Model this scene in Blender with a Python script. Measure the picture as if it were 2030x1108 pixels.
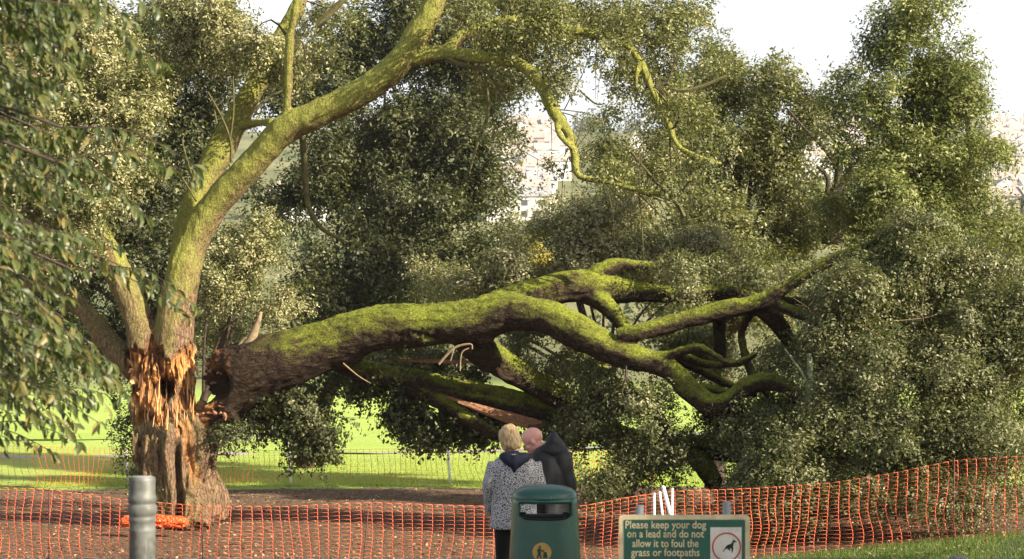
import bpy, bmesh, math, random
import numpy as np
from mathutils import Vector, Matrix, noise
for o in list(bpy.data.objects): bpy.data.objects.remove(o)
R = math.radians
random.seed(7); rng = np.random.default_rng(11)
S = bpy.context.scene; COL = S.collection

# ------------------------------------------------------------------ camera
F = 3383.0; CZ = 1.6; HOR = 700.0           # focal length in photo pixels, eye height, horizon row
cam_d = bpy.data.cameras.new('camera'); cam = bpy.data.objects.new('camera', cam_d); COL.objects.link(cam)
cam.location = (0, 0, CZ); cam.rotation_euler = (R(90), 0, 0)
cam_d.sensor_width = 36; cam_d.lens = 36 * F / 2030; cam_d.shift_y = (HOR - 554) / 2030
cam_d.clip_start = .1; cam_d.clip_end = 6000
cam_d.dof.use_dof = True; cam_d.dof.focus_distance = 27; cam_d.dof.aperture_fstop = 5.6
S.camera = cam
# ------------------------------------------------------------------ light
SUN = Vector((.80, -.46, .46)).normalized()   # towards the sun
w = bpy.data.worlds.new("World"); S.world = w; w.use_nodes = True
wn, wl = w.node_tree.nodes, w.node_tree.links
sky = wn.new('ShaderNodeTexSky'); sky.sky_type = 'NISHITA'; sky.sun_disc = False
sky.sun_elevation = math.asin(SUN.z); sky.sun_rotation = math.atan2(SUN.x, SUN.y)
sky.dust_density = 4; sky.air_density = 1.2; sky.ozone_density = 1
# thin bright cloud veil over the whole sky
tc = wn.new('ShaderNodeTexCoord'); cn = wn.new('ShaderNodeTexNoise'); cn.inputs['Scale'].default_value = 2.2; cn.inputs['Detail'].default_value = 5
cr = wn.new('ShaderNodeMapRange'); cr.inputs[1].default_value = .35; cr.inputs[2].default_value = .6; cr.inputs[3].default_value = .45; cr.inputs[4].default_value = .8
mx = wn.new('ShaderNodeMix'); mx.data_type = 'RGBA'; mx.inputs[7].default_value = (9.5, 9.6, 9.8, 1)
wl.new(tc.outputs['Generated'], cn.inputs['Vector']); wl.new(cn.outputs['Fac'], cr.inputs[0]); 
sx_ = wn.new('ShaderNodeSeparateXYZ'); el = wn.new('ShaderNodeMapRange'); el.inputs[1].default_value = .2; el.inputs[2].default_value = .5; el.inputs[3].default_value = 1.25; el.inputs[4].default_value = .15
ml = wn.new('ShaderNodeMath'); ml.operation = 'MULTIPLY'; ml.use_clamp = True
wl.new(tc.outputs['Generated'], sx_.inputs[0]); wl.new(sx_.outputs['Z'], el.inputs[0]); wl.new(el.outputs[0], ml.inputs[0]); wl.new(cr.outputs[0], ml.inputs[1]); wl.new(ml.outputs[0], mx.inputs[0])
wl.new(sky.outputs[0], mx.inputs[6]); wl.new(mx.outputs[2], wn['Background'].inputs[0]); wn['Background'].inputs[1].default_value = .06
sl = bpy.data.lights.new('sun', 'SUN'); sl.energy = 5; sl.angle = R(.5); sl.color = (1, .87, .68)
so = bpy.data.objects.new('sun', sl); COL.objects.link(so); so.rotation_euler = (-SUN).to_track_quat('-Z', 'Y').to_euler()
S.view_settings.view_transform = 'Standard'; S.view_settings.look = 'None'; S.view_settings.gamma = 1
S.view_settings.exposure = 1.42
S.cycles.max_bounces = 5; S.cycles.diffuse_bounces = 2; S.cycles.glossy_bounces = 2; S.cycles.transmission_bounces = 2
S.cycles.use_denoising = True

# ------------------------------------------------------------------ helpers
def P(px, py, Y): return Vector(((px - 1015) / F * Y, Y, CZ - (py - HOR) / F * Y))
def px_of(v): return (1015 + v[0] / v[1] * F, HOR - (v[2] - CZ) / v[1] * F)
def sm(a, b, x):
    t = min(1, max(0, (x - a) / (b - a))); return t * t * (3 - 2 * t)
def tag(o, label=None, cat=None, group=None, kind=None):
    for k, v in (('label', label), ('category', cat), ('group', group), ('kind', kind)):
        if v: o[k] = v
    return o
def empty(name, loc, label, cat, group=None):
    o = bpy.data.objects.new(name, None); o.empty_display_size = .2; o.location = loc; COL.objects.link(o)
    return tag(o, label, cat, group)
def link(name, me, mat, parent=None, smooth=False):
    o = bpy.data.objects.new(name, me); COL.objects.link(o)
    for m in (mat if isinstance(mat, list) else [mat]): me.materials.append(m)
    if smooth: me.polygons.foreach_set('use_smooth', [True] * len(me.polygons))
    if parent:
        o.parent = parent; o.matrix_parent_inverse = Matrix.Translation(-Vector(parent.location)) if parent.parent is None else Matrix()
    return o
def world_parent(o, parent):
    "parent an object whose mesh is in world coordinates under a thing (or a part that sits in world coordinates)"
    o.parent = parent
    bpy.context.view_layer.update(); o.matrix_parent_inverse = parent.matrix_world.inverted(); return o
def quads(name, V, mat, parent=None, nper=4, smooth=False):
    V = np.ascontiguousarray(V, dtype=np.float32).reshape(-1, 3); n = len(V)
    me = bpy.data.meshes.new(name); me.vertices.add(n); me.vertices.foreach_set('co', V.ravel())
    me.loops.add(n); me.loops.foreach_set('vertex_index', np.arange(n, dtype=np.int32))
    f = n // nper; me.polygons.add(f); me.polygons.foreach_set('loop_start', np.arange(0, n, nper, dtype=np.int32))
    me.update(calc_edges=True)
    return link(name, me, mat, parent, smooth)
class MB:
    def __init__(s): s.v = []; s.f = []
    def add(s, v, f):
        b = len(s.v); s.v += [tuple(x) for x in v]; s.f += [[b + i for i in q] for q in f]
    def box(s, c, d, rot=None):
        v = [Vector((x * d[0] / 2, y * d[1] / 2, z * d[2] / 2)) for x in (-1, 1) for y in (-1, 1) for z in (-1, 1)]
        if rot is not None: v = [rot @ q for q in v]
        s.add([q + Vector(c) for q in v], [(0, 1, 3, 2), (4, 6, 7, 5), (0, 4, 5, 1), (2, 3, 7, 6), (0, 2, 6, 4), (1, 5, 7, 3)])
    def tube(s, pts, n=8, ridge=0, rk=6, ell=1.0, sub=4, seed=0., cap=True):
        "pts: (Vector, radius) chain, smoothed; ridge = bark ridge depth as a share of the radius"
        p = spline(pts, sub); up = None; rings = []; L = 0
        for i, (c, r) in enumerate(p):
            a = p[max(0, i - 1)][0]; b = p[min(len(p) - 1, i + 1)][0]; t = (b - a).normalized()
            if i: L += (c - p[i - 1][0]).length
            if up is None: up = Vector((0, -1, 0)) if abs(t.y) < .9 else Vector((0, 0, 1))
            u = (up - t * up.dot(t)).normalized(); up = u; w_ = t.cross(u); ring = []
            for k in range(n):
                an = 2 * math.pi * k / n; rr = r
                if ridge:
                    q = Vector((math.cos(an) * rk, math.sin(an) * rk, L * .9 + seed))
                    rr *= 1 + ridge * noise.noise(q) + ridge * .6 * noise.noise(q * 2.3) + .1 * noise.noise(Vector((math.cos(an), math.sin(an), L * .8 + seed + 9)))
                ring.append(c + (u * math.cos(an) + w_ * math.sin(an) * ell) * rr)
            rings.append(ring)
        v = [q for g in rings for q in g]; f = []
        for i in range(len(rings) - 1):
            for k in range(n):
                k2 = (k + 1) % n; f.append((i * n + k, i * n + k2, (i + 1) * n + k2, (i + 1) * n + k))
        if cap: f.append(tuple(reversed(range(n)))); f.append(tuple((len(rings) - 1) * n + k for k in range(n)))
        s.add(v, f)
    def ball(s, c, r, rot=None, n=16):
        v = []; f = []; c = Vector(c); r = (r, r, r) if isinstance(r, (int, float)) else r
        for i in range(n // 2 + 1):
            th = math.pi * i / (n // 2)
            for k in range(n):
                ph = 2 * math.pi * k / n; q = Vector((math.sin(th) * math.cos(ph) * r[0], math.sin(th) * math.sin(ph) * r[1], math.cos(th) * r[2]))
                v.append((rot @ q if rot is not None else q) + c)
        for i in range(n // 2):
            for k in range(n): k2 = (k + 1) % n; f.append((i * n + k, (i + 1) * n + k, (i + 1) * n + k2, i * n + k2))
        s.add(v, f)
    def loft(s, rings, n=24, p=2.0):
        "rings: (cx,cy,cz,rx,ry) superellipse sections, capped"
        v = []; f = []
        for (cx, cy, cz, rx, ry) in rings:
            for k in range(n):
                a = 2 * math.pi * k / n; ca, sa = math.cos(a), math.sin(a)
                v.append((cx + rx * math.copysign(abs(ca) ** (2 / p), ca), cy + ry * math.copysign(abs(sa) ** (2 / p), sa), cz))
        for i in range(len(rings) - 1):
            for k in range(n): k2 = (k + 1) % n; f.append((i * n + k, i * n + k2, (i + 1) * n + k2, (i + 1) * n + k))
        f.append(tuple(reversed(range(n)))); f.append(tuple((len(rings) - 1) * n + k for k in range(n)))
        s.add(v, f)
    def mesh(s, name='m'):
        me = bpy.data.meshes.new(name); me.from_pydata(s.v, [], s.f); me.update(); return me
    def build(s, name, mat, parent=None, smooth=False): return link(name, s.mesh(name), mat, parent, smooth)
    def blend(s, name, mat, parent=None, voxel=.02, it=2, deform=None):
        "fuse everything into one continuous surface"
        me = s.mesh('tmp'); bm = bmesh.new(); bm.from_mesh(me); bmesh.ops.remove_doubles(bm, verts=bm.verts, dist=1e-5)
        bmesh.ops.recalc_face_normals(bm, faces=bm.faces); bm.to_mesh(me); bm.free()
        o = bpy.data.objects.new('tmp', me); COL.objects.link(o)
        m = o.modifiers.new('r', 'REMESH'); m.mode = 'VOXEL'; m.voxel_size = voxel
        if it: m = o.modifiers.new('s', 'SMOOTH'); m.iterations = it; m.factor = .5
        bpy.context.view_layer.update()
        me2 = bpy.data.meshes.new_from_object(o.evaluated_get(bpy.context.evaluated_depsgraph_get()))
        bpy.data.objects.remove(o); me2.name = name; me2.materials.clear()
        if deform: deform(me2)
        return link(name, me2, mat, parent, True)
def spline(pts, sub=4):
    out = []; n = len(pts)
    if sub <= 1 or n < 2: return [(Vector(a), r) for a, r in pts]
    for i in range(n - 1):
        p0 = pts[max(0, i - 1)]; p1 = pts[i]; p2 = pts[i + 1]; p3 = pts[min(n - 1, i + 2)]
        for k in range(sub):
            t = k / sub
            f = lambda a, b, c, d: .5 * ((2 * b) + (-a + c) * t + (2 * a - 5 * b + 4 * c - d) * t * t + (-a + 3 * b - 3 * c + d) * t ** 3)
            out.append((Vector([f(p0[0][j], p1[0][j], p2[0][j], p3[0][j]) for j in range(3)]), max(.002, f(p0[1], p1[1], p2[1], p3[1]))))
    out.append((Vector(pts[-1][0]), pts[-1][1])); return out
def limb(L, dy=0):
    "px chain (px,py,r_px,Y) -> world chain"
    return [(P(a, b, Y + dy), r / F * Y) for a, b, r, Y in L]

# ------------------------------------------------------------------ materials
def mat(name, rough=.8, spec=.3, metal=0):
    m = bpy.data.materials.new(name); m.use_nodes = True; nt = m.node_tree; b = nt.nodes['Principled BSDF']
    b.inputs['Roughness'].default_value = rough; b.inputs['Specular IOR Level'].default_value = spec; b.inputs['Metallic'].default_value = metal
    return m, nt, b
def N(nt, t, **k):
    n = nt.nodes.new('ShaderNode' + t)
    for a, b in k.items():
        if a in n.inputs.keys(): n.inputs[a].default_value = b
        else: setattr(n, a, b)
    return n
def ramp(nt, src, stops, interp='LINEAR'):
    r = N(nt, 'ValToRGB'); r.color_ramp.interpolation = interp; e = r.color_ramp.elements
    while len(e) < len(stops): e.new(.5)
    for i, (p, c) in enumerate(stops): e[i].position = p; e[i].color = tuple(c) + (1,) if len(c) == 3 else c
    nt.links.new(src, r.inputs[0]); return r
def noise_n(nt, scale, detail=4, vec=None, rough=.6, map_scale=None):
    n = N(nt, 'TexNoise', Scale=scale, Detail=detail, Roughness=rough)
    if vec is None: vec = N(nt, 'TexCoord').outputs['Object']
    if map_scale: mp = N(nt, 'Mapping'); mp.inputs['Scale'].default_value = map_scale; nt.links.new(vec, mp.inputs[0]); vec = mp.outputs[0]
    nt.links.new(vec, n.inputs['Vector']); return n
def mixc(nt, fac, a, b, blend='MIX'):
    m = N(nt, 'Mix', data_type='RGBA', blend_type=blend)
    for i, s in ((0, fac), (6, a), (7, b)):
        if hasattr(s, 'links'): nt.links.new(s, m.inputs[i])
        else: m.inputs[i].default_value = s if i == 0 else tuple(s) + (1,)
    return m.outputs[2]
def bump(nt, b, src, dist, strength=1, prev=None):
    n = N(nt, 'Bump', Strength=strength, Distance=dist); nt.links.new(src, n.inputs['Height'])
    if prev: nt.links.new(prev, n.inputs['Normal'])
    nt.links.new(n.outputs[0], b.inputs['Normal']); return n.outputs[0]
def simple(name, col, rough=.7, spec=.3, metal=0, var=.25, scale=12, bmp=0):
    m, nt, b = mat(name, rough, spec, metal); n = noise_n(nt, scale)
    c = ramp(nt, n.outputs['Fac'], [(.3, [x * (1 - var) for x in col]), (.7, [min(1, x * (1 + var)) for x in col])])
    nt.links.new(c.outputs[0], b.inputs['Base Color'])
    if bmp: bump(nt, b, n.outputs['Fac'], bmp)
    return m
def grime(m, dirt, light, amt=.6, st=(14, 14, 2.5), thr=.55):
    "streaks, scuffs and dried dirt over a painted surface"
    nt = m.node_tree; b = nt.nodes['Principled BSDF']; src = b.inputs['Base Color'].links[0].from_socket
    a = noise_n(nt, 1.0, 6, None, .7, st); c = noise_n(nt, 3.5, 6, None, .7); sc_ = noise_n(nt, 1.0, 3, None, .6, (60, 60, 5))
    x = mixc(nt, ramp(nt, a.outputs['Fac'], [(thr - .07, (0, 0, 0)), (thr + .12, (amt,) * 3)]).outputs[0], src, dirt)
    x = mixc(nt, ramp(nt, c.outputs['Fac'], [(.55, (0, 0, 0)), (.72, (amt,) * 3)]).outputs[0], x, dirt)
    x = mixc(nt, ramp(nt, sc_.outputs['Fac'], [(.66, (0, 0, 0)), (.7, (.5,) * 3)]).outputs[0], x, light)
    nt.links.new(x, b.inputs['Base Color']); return m
def leaf_mat(name, cols, rough=.48, spec=.35, trans=.3, tcol=(.2, .23, .045)):
    m, nt, b = mat(name, rough, spec); g = N(nt, 'NewGeometry')
    big = noise_n(nt, .9, 2)
    ad = N(nt, 'Math', operation='MULTIPLY_ADD'); ad.inputs[1].default_value = .75
    nt.links.new(g.outputs['Random Per Island'], ad.inputs[0])
    sb = N(nt, 'Math', operation='MULTIPLY_ADD'); sb.inputs[1].default_value = .9; sb.inputs[2].default_value = -.32
    nt.links.new(big.outputs['Fac'], sb.inputs[0]); nt.links.new(sb.outputs[0], ad.inputs[2])
    r = ramp(nt, ad.outputs[0], [(i / (len(cols) - 1), c) for i, c in enumerate(cols)])
    nt.links.new(r.outputs[0], b.inputs['Base Color'])
    t = N(nt, 'BsdfTranslucent'); t.inputs[0].default_value = tcol + (1,)
    ms = N(nt, 'MixShader'); ms.inputs[0].default_value = trans
    nt.links.new(b.outputs[0], ms.inputs[1]); nt.links.new(t.outputs[0], ms.inputs[2]); nt.links.new(ms.outputs[0], nt.nodes['Material Output'].inputs[0])
    return m
def bark_mat(name, moss_dir, lo, hi, moss=((.10, .12, .012), (.30, .33, .035)), bark=((.035, .024, .017), (.2, .135, .085)), torn=False, stretch=(9, 9, 2.2)):
    m, nt, b = mat(name, .92, .15); g = N(nt, 'NewGeometry'); tc_ = N(nt, 'TexCoord').outputs['Object']
    nb = noise_n(nt, 1.6, 8, tc_, .7, stretch); fine = noise_n(nt, 30, 5, tc_, .7)
    vor = N(nt, 'TexVoronoi', feature='DISTANCE_TO_EDGE', Scale=1.8); mp = N(nt, 'Mapping'); mp.inputs['Scale'].default_value = (stretch[0] * 1.1, stretch[1] * 1.1, stretch[2] * 1.1)
    nd = noise_n(nt, 4, 3, tc_); av = N(nt, 'VectorMath', operation='MULTIPLY_ADD'); av.inputs[1].default_value = (.15, .15, .3)
    nt.links.new(nd.outputs['Color'], av.inputs[0]); nt.links.new(tc_, av.inputs[2]); nt.links.new(av.outputs[0], mp.inputs[0]); nt.links.new(mp.outputs[0], vor.inputs['Vector'])
    bc = ramp(nt, nb.outputs['Fac'], [(.25, bark[0]), (.5, [(a + c) / 2 for a, c in zip(*bark)]), (.72, bark[1])]).outputs[0]
    crack = ramp(nt, vor.outputs['Distance'], [(0, (.16, .14, .13)), (.16, (1, 1, 1))]).outputs[0]
    bc = mixc(nt, .8, bc, crack, 'MULTIPLY')
    mc = ramp(nt, fine.outputs['Fac'], [(.3, moss[0]), (.65, moss[1])]).outputs[0]
    patch = noise_n(nt, 1.7, 6, tc_, .65)
    d = N(nt, 'VectorMath', operation='DOT_PRODUCT'); d.inputs[1].default_value = Vector(moss_dir).normalized(); nt.links.new(g.outputs['Normal'], d.inputs[0])
    ad = N(nt, 'Math', operation='MULTIPLY_ADD'); ad.inputs[1].default_value = 2.9; nt.links.new(patch.outputs['Fac'], ad.inputs[0]); nt.links.new(d.outputs['Value'], ad.inputs[2])
    a2 = N(nt, 'Math', operation='MULTIPLY_ADD'); a2.inputs[1].default_value = .7; nt.links.new(fine.outputs['Fac'], a2.inputs[0]); nt.links.new(ad.outputs[0], a2.inputs[2])
    mr = N(nt, 'MapRange'); mr.inputs[1].default_value = lo; mr.inputs[2].default_value = hi; nt.links.new(a2.outputs[0], mr.inputs[0])
    fac = mr.outputs[0]
    at_m = N(nt, 'Attribute', attribute_name='nomoss'); sbm = N(nt, 'Math', operation='SUBTRACT', use_clamp=True); nt.links.new(fac, sbm.inputs[0]); nt.links.new(at_m.outputs['Fac'], sbm.inputs[1]); fac = sbm.outputs[0]
    col = mixc(nt, fac, bc, mc)
    if torn:
        at = N(nt, 'Attribute', attribute_name='torn'); wn_ = noise_n(nt, 1.0, 7, tc_, .75, (26, 26, 3.5)); w2 = noise_n(nt, 3.0, 4, tc_)
        wc = ramp(nt, wn_.outputs['Fac'], [(.28, (.12, .04, .014)), (.42, (.5, .2, .055)), (.55, (.75, .38, .12)), (.7, (.88, .64, .36))]).outputs[0]
        wc = mixc(nt, ramp(nt, w2.outputs['Fac'], [(.42, (0, 0, 0)), (.6, (1, 1, 1))]).outputs[0], wc, (.16, .07, .035))
        col = mixc(nt, at.outputs['Fac'], col, wc); col = mixc(nt, N(nt, 'Attribute', attribute_name='rot').outputs['Fac'], col, (.035, .02, .013))  # rot attribute: shade of the hollows painted as near-black brown
    nt.links.new(col, b.inputs['Base Color'])
    p1 = bump(nt, b, nb.outputs['Fac'], .06); p2 = bump(nt, b, vor.outputs['Distance'], .05, .6, p1); bump(nt, b, fine.outputs['Fac'], .03, .8, p2)
    return m
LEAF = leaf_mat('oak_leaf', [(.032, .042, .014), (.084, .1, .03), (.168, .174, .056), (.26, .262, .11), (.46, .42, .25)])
LEAF_LIT = leaf_mat('oak_leaf_lit', [(.06, .075, .025), (.15, .165, .055), (.28, .275, .12), (.45, .42, .23), (.62, .57, .37)])  # oak leaf copy with sunlight painted into its paler colours
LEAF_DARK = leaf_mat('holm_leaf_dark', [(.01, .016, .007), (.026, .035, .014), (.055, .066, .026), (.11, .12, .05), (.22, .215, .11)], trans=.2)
LEAF_GREY = leaf_mat('wilting_leaf', [(.026, .036, .014), (.068, .083, .03), (.137, .145, .056), (.215, .222, .11), (.42, .39, .25)])
LEAF_RIGHT = leaf_mat('bright_evergreen_leaf', [(.03, .048, .012), (.085, .115, .026), (.155, .185, .046), (.25, .265, .085), (.38, .38, .18)])
CHERRY = leaf_mat('cherry_leaf', [(.02, .036, .01), (.04, .062, .017), (.075, .1, .027), (.12, .135, .04), (.24, .17, .055)], .42, .5, .35, (.16, .22, .04))
YELLOW = leaf_mat('autumn_leaf', [(.2, .17, .02), (.4, .32, .04), (.5, .42, .08)], trans=.4, tcol=(.5, .4, .05))
FAR = leaf_mat('far_leaf', [(.04, .06, .02), (.09, .12, .04), (.14, .16, .06)], trans=.1)
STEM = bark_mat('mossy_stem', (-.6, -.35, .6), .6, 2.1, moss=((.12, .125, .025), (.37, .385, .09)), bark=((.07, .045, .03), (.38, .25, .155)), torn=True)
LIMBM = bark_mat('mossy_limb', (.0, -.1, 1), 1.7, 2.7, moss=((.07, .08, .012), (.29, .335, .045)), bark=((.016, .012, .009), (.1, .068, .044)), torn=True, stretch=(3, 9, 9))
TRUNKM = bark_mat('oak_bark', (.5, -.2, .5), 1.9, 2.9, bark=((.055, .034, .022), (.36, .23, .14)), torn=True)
TWIG = simple('twig_bark', (.05, .038, .025), .9, var=.5)
TWIG_PALE = simple('dead_twig', (.2, .15, .09), .9, var=.4)
TWIG_GREEN = simple('mossy_twig', (.09, .082, .032), .9, var=.5)
m_, nt_, b_ = mat('splinter_wood', .75, .2); wn_ = noise_n(nt_, 1.0, 5, None, .7, (30, 30, 4)); gi = N(nt_, 'NewGeometry')
wc_ = ramp(nt_, wn_.outputs['Fac'], [(.3, (.28, .11, .035)), (.5, (.6, .3, .11)), (.7, (.82, .6, .36))]).outputs[0]
nt_.links.new(mixc(nt_, ramp(nt_, gi.outputs['Random Per Island'], [(.3, (0, 0, 0)), (.9, (.75, .75, .75))]).outputs[0], wc_, (.3, .15, .07)), b_.inputs['Base Color']); bump(nt_, b_, wn_.outputs['Fac'], .01)
WOOD = m_
WOOD_BROWN = simple('weathered_split_wood', (.25, .13, .07), .85, var=.45, scale=25)
ORANGE = simple('orange_plastic', (.78, .14, .06), .5, .4, var=.3, scale=2)
ORANGE_FAR = ORANGE
ROD = simple('rusty_rod', (.09, .045, .035), .8)
WHITEP = simple('white_plastic', (.8, .8, .8), .5, var=.05)
GALV = simple('galvanised_metal', (.3, .32, .33), .55, .5, .3, var=.3, scale=9)

# ------------------------------------------------------------------ ground
def gh(x, y):
    "ground height"
    ks = [(-60, 2.2), (0, 0), (9, -.42), (15, -.72), (24, -1.42), (31, -1.45), (45, -1.92), (60, -2.1), (150, -2.4), (230, 0), (720, 95), (900, 100), (3000, 60)]
    z = ks[-1][1]
    for (a, b), (c, d) in zip(ks, ks[1:]):
        if y <= c: t = max(0, (y - a) / (c - a)); z = b + (d - b) * t; break
    r = sm(1.8, 8, x) * sm(8, 20, y) * (1 - sm(28, 44, y)) * .46      # bank rising on the right
    l = 0
    return z + r + .03 * noise.noise(Vector((x * .5, y * .5, 0))) * (1 if y < 60 else 3)
def gp(px, py, y0=5, y1=150):
    "ground point seen at a photo pixel"
    y = y0
    while y < y1:
        v = P(px, py, y)
        if v.z <= gh(v.x, y): return Vector((v.x, y, gh(v.x, y)))
        y += .1
    return P(px, py, y1)
gm, gt, gb = mat('ground_soil_and_grass', .95, .1)
geo = N(gt, 'NewGeometry'); sep = N(gt, 'SeparateXYZ'); gt.links.new(geo.outputs['Position'], sep.inputs[0]); pos = geo.outputs['Position']
n1 = noise_n(gt, 9, 8, pos, .75); n2 = noise_n(gt, 45, 4, pos, .8); n3 = noise_n(gt, .25, 3, pos); n4 = noise_n(gt, .8, 4, pos)
mulch = ramp(gt, n1.outputs['Fac'], [(.3, (.035, .024, .016)), (.5, (.14, .092, .062)), (.7, (.34, .235, .16))]).outputs[0]
mulch = mixc(gt, ramp(gt, n2.outputs['Fac'], [(.56, (0, 0, 0)), (.64, (1, 1, 1))]).outputs[0], mulch, (.38, .25, .12))
grass = ramp(gt, n1.outputs['Fac'], [(.3, (.25, .37, .07)), (.6, (.38, .51, .11)), (.75, (.45, .56, .15))]).outputs[0]
grass = mixc(gt, ramp(gt, n3.outputs['Fac'], [(.4, (0, 0, 0)), (.62, (.5, .5, .5))]).outputs[0], grass, (.45, .55, .14))
asph = ramp(gt, n2.outputs['Fac'], [(.35, (.035, .035, .037)), (.65, (.09, .09, .09))]).outputs[0]
# masks: mulch between Y 10 and 44 except right-hand verge
def mth(op, a, b, c=None):
    n = N(gt, 'Math', operation=op)
    for i, s in enumerate((a, b) + ((c,) if c is not None else ())):
        if hasattr(s, 'links'): gt.links.new(s, n.inputs[i])
        else: n.inputs[i].default_value = s
    return n.outputs[0]
yy = mth('MULTIPLY_ADD', n4.outputs['Fac'], 3.5, sep.outputs['Y']); xx = mth('MULTIPLY_ADD', n4.outputs['Fac'], .5, sep.outputs['X'])
far_g = mth('SUBTRACT', yy, mth('MULTIPLY_ADD', sep.outputs['X'], .12, 46.2)); far_m = N(gt, 'MapRange'); far_m.inputs[1].default_value = -.4; far_m.inputs[2].default_value = .4; gt.links.new(far_g, far_m.inputs[0])
c1 = mixc(gt, far_m.outputs[0], mulch, grass)
# verge: right of x=2.6, nearer than the fence line
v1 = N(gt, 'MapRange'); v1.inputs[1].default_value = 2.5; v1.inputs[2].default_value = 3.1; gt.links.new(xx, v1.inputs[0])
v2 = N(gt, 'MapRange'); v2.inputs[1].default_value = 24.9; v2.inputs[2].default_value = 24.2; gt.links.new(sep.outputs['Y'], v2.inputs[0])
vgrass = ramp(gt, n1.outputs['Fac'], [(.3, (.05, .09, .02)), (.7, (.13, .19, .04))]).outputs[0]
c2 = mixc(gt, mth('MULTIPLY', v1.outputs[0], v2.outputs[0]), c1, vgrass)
hillm = N(gt, 'MapRange'); hillm.inputs[1].default_value = 150; hillm.inputs[2].default_value = 190; gt.links.new(sep.outputs['Y'], hillm.inputs[0])
n5 = noise_n(gt, .03, 5, pos)
hc = ramp(gt, n5.outputs['Fac'], [(.4, (.1, .12, .05)), (.6, (.2, .2, .1))]).outputs[0]
c3 = mixc(gt, hillm.outputs[0], c2, hc)
gt.links.new(c3, gb.inputs['Base Color']); pb = bump(gt, gb, n1.outputs['Fac'], .08, .8); bump(gt, gb, n2.outputs['Fac'], .03, .8, pb)
def grid(name, xs, ys, mat_, dz=0, hf=gh):
    V = [(x, y, hf(x, y) + dz) for y in ys for x in xs]; nx = len(xs)
    Fc = [(j * nx + i, j * nx + i + 1, (j + 1) * nx + i + 1, (j + 1) * nx + i) for j in range(len(ys) - 1) for i in range(nx - 1)]
    me = bpy.data.meshes.new(name); me.from_pydata(V, [], Fc); return link(name, me, mat_, None, True)
gxs = sorted(set([-500, -300, -200, -140, -100, -70, -50] + list(range(-40, -14, 3)) + [i * .5 for i in range(-28, 29)] + list(range(15, 41, 3)) + [50, 70, 100, 140, 200, 300, 500]))
gys = [-60, -40, -25, -15, -8] + [i * .5 for i in range(-8, 120)] + list(range(60, 160, 5)) + list(range(160, 900, 20))
g = grid('ground', gxs, gys, gm); tag(g, kind='structure')
# footpath crossing the field, asphalt path at the near right
PATH = simple('path_asphalt', (.33, .3, .29), .9, var=.15)
def strip(name, pts, wdt, mat_):
    mb = MB(); v = []
    for i, p in enumerate(pts):
        a = pts[max(0, i - 1)]; b = pts[min(len(pts) - 1, i + 1)]; t = Vector((b[0] - a[0], b[1] - a[1], 0)).normalized(); nrm = Vector((-t.y, t.x, 0)) * wdt / 2
        for s_ in (-1, 1):
            q = Vector((p[0], p[1], 0)) + nrm * s_; v.append((q.x, q.y, gh(q.x, q.y) + .012))
    mb.add(v, [(2 * i, 2 * i + 2, 2 * i + 3, 2 * i + 1) for i in range(len(pts) - 1)])
    return tag(mb.build(name, mat_), kind='structure')
def dens(a, b, n): return [(a[0] + (b[0] - a[0]) * i / n, a[1] + (b[1] - a[1]) * i / n) for i in range(n + 1)]
strip('footpath', dens((-30, 57), (2, 66), 60) + dens((2, 66), (40, 92), 60)[1:], 1.1, PATH)
strip('footpath', dens((-40, 69), (10, 81), 50) + dens((10, 81), (60, 110), 40)[1:], 1.1, PATH)
ASPH = simple('asphalt', (.06, .06, .065), .9, var=.4, scale=60, bmp=.01)
strip('road', dens((8.2, 14), (4.9, 17.6), 10)[:1] + dens((5.95, 18), (8.2, 24.0), 24), 2.0, ASPH)

# ------------------------------------------------------------------ foliage
def leaves(c, n_per, spread, size, out=None, up=.55, droop=.25, aspect=.46):
    "c: cluster centres (M,3) -> leaf rhombi (K,4,3)"
    M = len(c); k = n_per
    ax = rng.normal(size=(M, 3)) * .6 + np.array([0, 0, .1]) + (out if out is not None else 0); ax /= np.linalg.norm(ax, axis=1, keepdims=True)
    t = rng.uniform(-.4, 1, (M, k, 1)); SL = rng.uniform(1.1, 3.4, (M, 1, 1))     # a shoot: leaves strung along a curved axis
    p = c[:, None, :] + ax[:, None, :] * t * spread * SL + rng.normal(size=(M, k, 3)) * spread * .38 * (1.25 - .7 * t) + np.array([0, 0, -1.]) * spread * .55 * SL * np.maximum(t, 0) ** 2
    p = p.reshape(-1, 3)
    nrm = rng.normal(size=(M, k, 3)) * .45 + np.array([0, 0, up])
    if out is not None: nrm = nrm + out[:, None, :] * 1.0
    nrm = nrm.reshape(-1, 3); nrm /= np.linalg.norm(nrm, axis=1, keepdims=True)
    d = rng.normal(size=nrm.shape) + np.array([0, 0, -droop]); d -= nrm * (d * nrm).sum(1, keepdims=True); d /= np.linalg.norm(d, axis=1, keepdims=True)
    w_ = np.cross(nrm, d); L = size * 1.02 * rng.uniform(.7, 1.25, (len(p), 1)); W = L * aspect
    lift = nrm * W * .25
    return np.stack([p - d * L * .5, p + w_ * W * .5 + lift, p + d * L * .5, p - w_ * W * .5 + lift], axis=1)
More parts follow.
